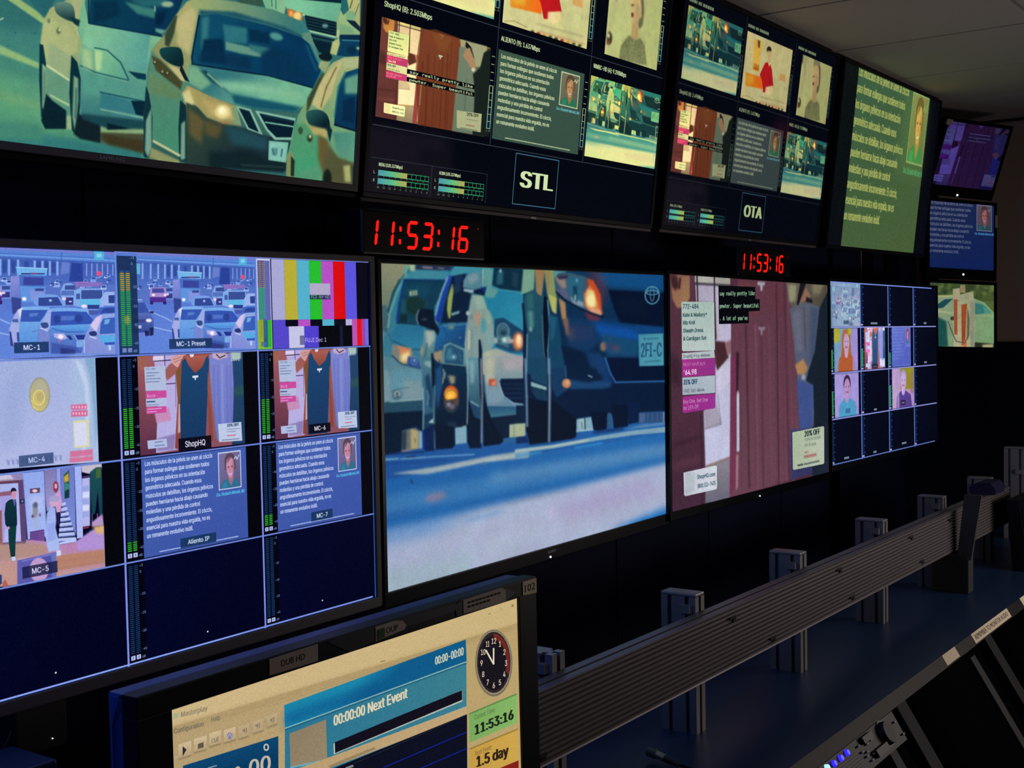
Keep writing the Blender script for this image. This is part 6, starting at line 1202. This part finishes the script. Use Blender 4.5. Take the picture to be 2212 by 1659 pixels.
# ---------------------------------------------------------------- console: desk, sloped front, rail with posts
ZD, YF = -.413, -.641
ES = Vector((0, -.52438708, -.85148)); EN = Vector((0, -.85148, .52438708))
desk = empty('control_console', (1.0, -.35, -1.2)); tag(desk, 'long blue-black control console with sloped front below the displays', 'console')
desk_inv = Matrix.Translation((-1.0, .35, 1.2))
def on_desk(o):
    o.matrix_parent_inverse = desk_inv; return o
on_desk(MB().box(-3.0, 4.5, YF, -.02, ZD - .03, ZD, bevel=.003).build('desktop', M_DESK, desk))
def slope_box(mb, x0, x1, s0, s1, n0, n1):
    """box on the sloped front: x, distance s down the slope, height n above it"""
    P = lambda x, s, n: Vector((x, YF, ZD)) + ES * s + EN * n
    v = [mb.bm.verts.new(P(x, s, n)) for n in (n0, n1) for x, s in ((x0, s0), (x1, s0), (x1, s1), (x0, s1))]
    for q in ((0, 3, 2, 1), (4, 5, 6, 7), (0, 1, 5, 4), (1, 2, 6, 5), (2, 3, 7, 6), (3, 0, 4, 7)): mb.bm.faces.new([v[i] for i in q])
    return mb
on_desk(slope_box(MB(), -3.0, 4.5, -.001, .034, -.02, .0).build('front_edge', M_APRON, desk))
on_desk(slope_box(MB(), -3.0, 4.5, .034, .70, -.30, -.27).build('back_panel', mat('console_black', '010205', 1.0, spec=.05, var=.2, scale=5), desk))
for lx in (-.45, .37, 1.203, 2.022, 2.85, 3.68):
    on_desk(slope_box(MB(), lx, lx + .066, .034, .66, -.035, -.002).build('leg', mat('leg_grey', '0a0a0d', .7, spec=.2, var=.2, scale=20), desk))
    on_desk(slope_box(MB(), lx - .10, lx - .055, .06, .66, -.046, -.036).build('leg_channel', mat('leg_dark', '0a0b0e', .7), desk))
on_desk(MB().box(-3.0, 4.5, -.9, -.1, -1.2, -1.12).build('plinth', M_BLACK, desk))
def sticker(name, label, x0, x1, s0, s1, m, text=None, skew=0.0):
    mb = slope_box(MB(), x0, x1, s0, s1, .0002, .0012)
    o = on_desk(mb.build(name, m, desk)); o['label'] = label
    if text:
        org = Vector((x0 + .05 * (x1 - x0), YF, ZD)) + ES * (s0 + (s1 - s0) * .74) + EN * .0013
        l = lettering('lettering', text, o, org, (1, 0, 0), tuple(-ES), (s1 - s0) * .52, (x1 - x0) * .90, M_INK, .0003)
    return o
sticker('label_strip', 'tan paper label reading REMEMBER TO MONITOR AUDIO', 1.927, 2.344, -.0005, .0300, M_PAPER, 'REMEMBER TO MONITOR AUDIO')
sticker('label_strip', 'blank tan paper label', 1.637, 1.758, -.0005, .0305, M_PAPER)
sticker('label_strip', 'small tan paper label near the end of the edge', 2.515, 2.62, -.0005, .0285, M_PAPER)

# control panel in the sloped bay
pan = empty('control_unit', Vector((.93, YF, ZD)) + ES * .11); tag(pan, 'dark push-button panel with blue lamps in the sloped console front', 'control panel')
pinv = Matrix.Translation(-(Vector((.93, YF, ZD)) + ES * .11))
def on_pan(o): o.matrix_parent_inverse = pinv; return o
M_PANEL = mat('panel_metal', '0d0d10', .55, metal=.2, var=.15, scale=40)
on_pan(slope_box(MB(), .40, 1.165, .036, .112, -.03, -.004).build('face_plate', M_PANEL, pan))
P3 = lambda x, s, n: Vector((x, YF, ZD)) + ES * s + EN * n
on_pan(MB().cyl(P3(1.064, .068, -.004), P3(1.064, .068, .012), .030, .027, 28).build('dial', mat('dial_black', '0b0b0e', .6), pan))
on_pan(MB().cyl(P3(1.064, .068, -.004), P3(1.064, .068, -.002), .034, .034, 28).build('dial_ring', mat('dial_ring', '26262a', .5), pan))
for x, s, m in ((.834, .048, M_BLUE_LED), (.794, .049, M_BLUE_LED), (.752, .049, M_BLUE_LED), (.714, .047, M_CYAN_LED), (.674, .048, M_BLUE_LED)):
    on_pan(MB().cyl(P3(x, s, -.004), P3(x, s, .003), .0085, .006, 14).build('lamp_button', m, pan, smooth=False))
for x, s in ((.90, .052), (.975, .058), (.902, .068), (.926, .074), (.95, .086), (.974, .100), (.93, .096), (1.142, .06), (1.152, .095), (.915, .082), (.945, .060)):
    on_pan(slope_box(MB(), x - .006, x + .006, s - .002, s + .002, -.004, .002).build('button', mat('button_grey', '58585c', .5), pan))
for k in range(7):
    on_pan(slope_box(MB(), .72 - k * .001, .885, .060 + k * .0068, .0612 + k * .0068, -.004, -.0015).build('slot_line', mat('slot_line', '4a4a50', .5), pan))
on_pan(slope_box(MB(), .925, .985, .040, .056, -.004, .006).build('key_cap', M_BLACK, pan)); on_pan(slope_box(MB(), .955, 1.03, .082, .100, -.004, .008).build('key_cap', M_BLACK, pan))

# slatted aluminium rail on posts
rail = empty('equipment_rail', (1.3, -.33, ZD)); tag(rail, 'ribbed aluminium equipment rail carried on slotted posts along the console', 'equipment rail')
rinv = Matrix.Translation((-1.3, .33, -ZD))
def on_rail(o): o.matrix_parent_inverse = rinv; return o
z0, z1, yf, yb = -.272, -.127, -.422, -.375
NR = 13; ph = (z1 - z0 - .006) / NR
out = [(yb, z0), (yf + .004, z0)]
for k in range(NR):
    zz = z0 + .003 + k * ph
    out += [(yf + .0055, zz), (yf + .0055, zz + ph * .12), (yf, zz + ph * .34), (yf, zz + ph * .78), (yf + .0055, zz + ph * .94)]
out += [(yf, z1 - .003), (yf + .002, z1), (yf + .020, z1), (yf + .020, z1 - .006), (yf + .027, z1 - .006), (yf + .027, z1), (yb, z1)]
on_rail(MB().prism(out, 'x', -2.6, 3.28).build('rail', M_ALUR, rail))
for x, z in ((.745, -.152), (.973, -.248), (1.426, -.150), (1.525, -.246), (-.059, -.248), (2.05, -.150), (2.16, -.246), (2.47, -.150)):
    on_rail(MB().box(x - .016, x + .016, yf - .0015, yf + .003, z - .005, z + .004).box(x - .004, x + .012, yf - .004, yf + .002, z - .009, z - .003).build('hook_slot', M_SLOT, rail))
def post_outline(hx=.0225, hy=.045, sw=.0056, sd=.014):
    p = [(-hx, -hy), (-sw, -hy), (-sw, -hy + sd), (sw, -hy + sd), (sw, -hy), (hx, -hy)]
    for c in (-.0225, .0225): p += [(hx, c - sw), (hx - sd, c - sw), (hx - sd, c + sw), (hx, c + sw)]
    p += [(hx, hy), (sw, hy), (sw, hy - sd), (-sw, hy - sd), (-sw, hy), (-hx, hy)]
    for c in (.0225, -.0225): p += [(-hx, c + sw), (-hx + sd, c + sw), (-hx + sd, c - sw), (-hx, c - sw)]
    return p
for k, x in enumerate((-1.17, -.55, .075, .672, 1.287, 1.948, 2.571, 3.197, 3.76)):
    zt = -.092 if k != 8 else -.02
    po = on_rail(MB().prism([(x + a, -.329 + b) for a, b in post_outline()], 'z', ZD, zt).build('post', M_ALU, rail))
    if k != 2:
        c = MB().box(x - .0228, x + .0228, -.3745, -.2835, zt, zt + .008, bevel=.003).build('end_cap', M_ALU, po)
    on_rail(MB().box(x - .036, x - .020, -.365, -.335, z1 - .001, z1 + .018).build('corner_bracket', M_ALU, rail))

# ---------------------------------------------------------------- things on the console
bxu = empty('equipment_box', (2.53, -.402, ZD)); tag(bxu, 'small dark box with a slanted plate standing on the console by the rail', 'equipment box')
M_BOXG = mat('grey_green_plastic', '2c2e30', .7, var=.12, scale=40)
MB().box(-.03, .03, -.075, .052, .001, .135, bevel=.004).build('case', M_BOXG, bxu)
MB().prism([(-.082, .12), (-.034, .12), (-.060, .347), (-.118, .347)], 'x', -.028, -.012).build('slanted_plate', mat('plate_grey', '3a3c3c', .7, var=.1), bxu)
MB().prism([(-.060, .12), (-.036, .12), (-.080, .34), (-.098, .34)], 'x', -.012, .03).build('plate_side', M_BOXG, bxu)
blk = empty('black_panel_unit', (3.22, -.50, ZD)); tag(blk, 'black flat unit leaning in front of the far end of the rail', 'panel')
MB().prism([(-.06, 0), (.0, 0), (.02, .27), (-.02, .27)], 'x', -.22, .22).build('body', M_BLACK, blk); MB().prism([(-.064, .01), (-.058, .01), (-.018, .26), (-.024, .26)], 'x', -.2, .2).build('front_face', M_BLACK, blk)
tag(MB().prism([(-.045, 0), (.045, 0), (.05, .025), (.02, .045), (-.03, .045), (-.05, .02)], 'x', -.07, .07).build('blue_pouch', mat('blue_cloth', '0a1038', .8, var=.2)), 'small dark blue pouch lying on top of the rail', 'pouch').location = (3.05, -.395, z1 + .001)
mic = empty('gooseneck_microphone', (.43, -.40, ZD)); tag(mic, 'short silver-tipped gooseneck microphone lying on the console', 'microphone')
MB().cyl((0, -.045, .008), (0, -.01, .016), .006, .008).build('grip', mat('mic_blue_grey', '3c4a5c', .5, var=.1), mic); MB().cyl((0, -.01, .016), (.002, .012, .02), .0085, .0085).build('collar', mat('mic_silver', 'b0aca8', .35, metal=.6), mic); MB().cyl((.002, .012, .02), (.004, .034, .022), .011, .010).build('head', mat('mic_head', '50606c', .5, var=.2, scale=200), mic)
MB().tube([(0, -.045, .008), (-.005, -.08, .006), (-.01, -.11, .006)], .0035).build('cable', M_BLACK, mic)

# desk monitor
mon = display('M', 'desk_monitor', 'desk monitor with a tan scheduling program and label strips on its bezel', 'monitor', screen_M(), (.049, .049, .027, .03), .045, M_BLACK, bracket=False)
Mw, Mh = DISP['M'][4], DISP['M'][5]
MX = lambda u: (u - .5) * Mw
MZ = lambda v: .03 + Mh * (1 - v)
MB().box(-Mw / 2 - .045, Mw / 2 + .045, .02, .052, .02, .03 + Mh + .026, bevel=.006).build('rear_cover', mat('monitor_back_blue_lit', '20386c', .45, spec=.5), mon)  # blue light of the displays is put into this cover's colour
MB().box(-.05, .05, .05, .075, -.10, .2).build('stand_neck', M_BLACK, mon)
zbase = ZD - (DISP['M'][0][2] - Mh / 2 - .03) + .004
MB().box(-.14, .14, -.06, .12, zbase, zbase + .012, bevel=.004).box(-.05, .05, .045, .08, zbase + .01, -.08).build('stand_base', M_BLACK, mon)
def mon_label(name, label, pts, m, dep=.0055):
    mb = MB(); mb.prism([(MX(u), MZ(v)) for u, v in pts], 'y', -.005 - .0012, -.0045)
    o = mb.build(name, m, mon); o['label'] = label; return o
def mon_text(o, t, u0, u1, v, h, m=M_INK): lettering('lettering', t, o, (MX(u0), -.0064, MZ(v)), (1, 0, 0), (0, 0, 1), h, (u1 - u0) * Mw, m, .0002)
o = mon_label('label_strip', 'grey label reading DUB HD', ((.217, -.062), (.340, -.0635), (.339, -.008), (.216, -.011)), M_PAPERG); mon_text(o, 'DUB HD', .245, .305, -.028, .0085)
o = mon_label('label_strip', 'white label reading 102', ((1.013, -.0605), (1.0695, -.0605), (1.0695, -.0), (1.013, -.006)), M_PAPER); mon_text(o, '102', 1.021, 1.063, -.016, .0125)
o = mon_label('tape', 'clear tape holding a paper slip', ((.757, -.052), (.783, -.0645), (.945, -.055), (.984, -.028), (.945, -.004), (.763, -.006)), M_TAPE)
o = mon_label('label_strip', 'printed paper slip with two small lines', ((.785, -.062), (.927, -.0635), (.943, -.053), (.943, -.004), (.785, -.010)), M_PAPERG); o.location.y = -.0008
for k, (a, b) in enumerate(((.80, .925), (.80, .885))):
    q = MB()
    n = 9 if k == 0 else 6
    for i in range(n): q.box(MX(a + (b - a) * i / n), MX(a + (b - a) * (i + .75) / n), -.0066, -.006, MZ(-.043 + k * .016), MZ(-.043 + k * .016) + .003)
    q.build('print_line', M_INK, o)
o = mon_label('tape', 'clear tape with cut corners over a grey slip', ((.366, -.060), (.40, -.0645), (.583, -.0635), (.760, -.060), (.757, -.03), (.594, -.028), (.426, -.004)), M_TAPE)
o = mon_label('label_strip', 'grey slip with worn letters under clear tape', ((.50, -.062), (.56, -.0635), (.583, -.055), (.594, -.036), (.588, -.022), (.50, -.012)), M_PAPERG); o.location.y = -.0008; mon_text(o, 'OUP', .531, .567, -.028, .0085)
MB().prism([(MX(.505), MZ(-.05)), (MX(.525), MZ(-.052)), (MX(.525), MZ(-.018)), (MX(.505), MZ(-.015))], 'y', -.0075, -.006).build('green_mark', mat('green_ink', '24502c', .7), o)

# things seen below the near multiviewer
jb = empty('junction_box', (-.715, .22, -.15)); tag(jb, 'brown junction box with a small lamp on the wall below the near multiview television', 'junction box')
MB().box(-.05, .045, -.09, .0, 0, .085, bevel=.003).build('case', mat('box_brown', '241f20', .7, var=.1), jb); MB().cyl((.016, -.0915, .017), (.016, -.088, .017), .0011, n=10).build('indicator', M_WHITE_LED, jb)
tag(MB().tube([(-.745, .13, -.045), (-.752, .14, -.08), (-.768, .145, -.115), (-.785, .15, -.15), (-.80, .16, -.21)], .0022).build('cable', mat('grey_cable', '4a443c', .6, var=.1)), 'thin grey cable hanging below the near multiview television', 'cable')
tag(MB().box(-1.35, -.885, -.16, -.05, -.075, -.059, bevel=.004).box(-1.3, -1.28, -.12, -.10, ZD, -.07).box(-.97, -.95, -.12, -.10, ZD, -.07).build('shelf_riser', mat('riser_blue_black', '1c2c48', .4, spec=.5, var=.1)), 'dark blue shelf riser at the lower left corner behind the desk monitor', 'shelf')
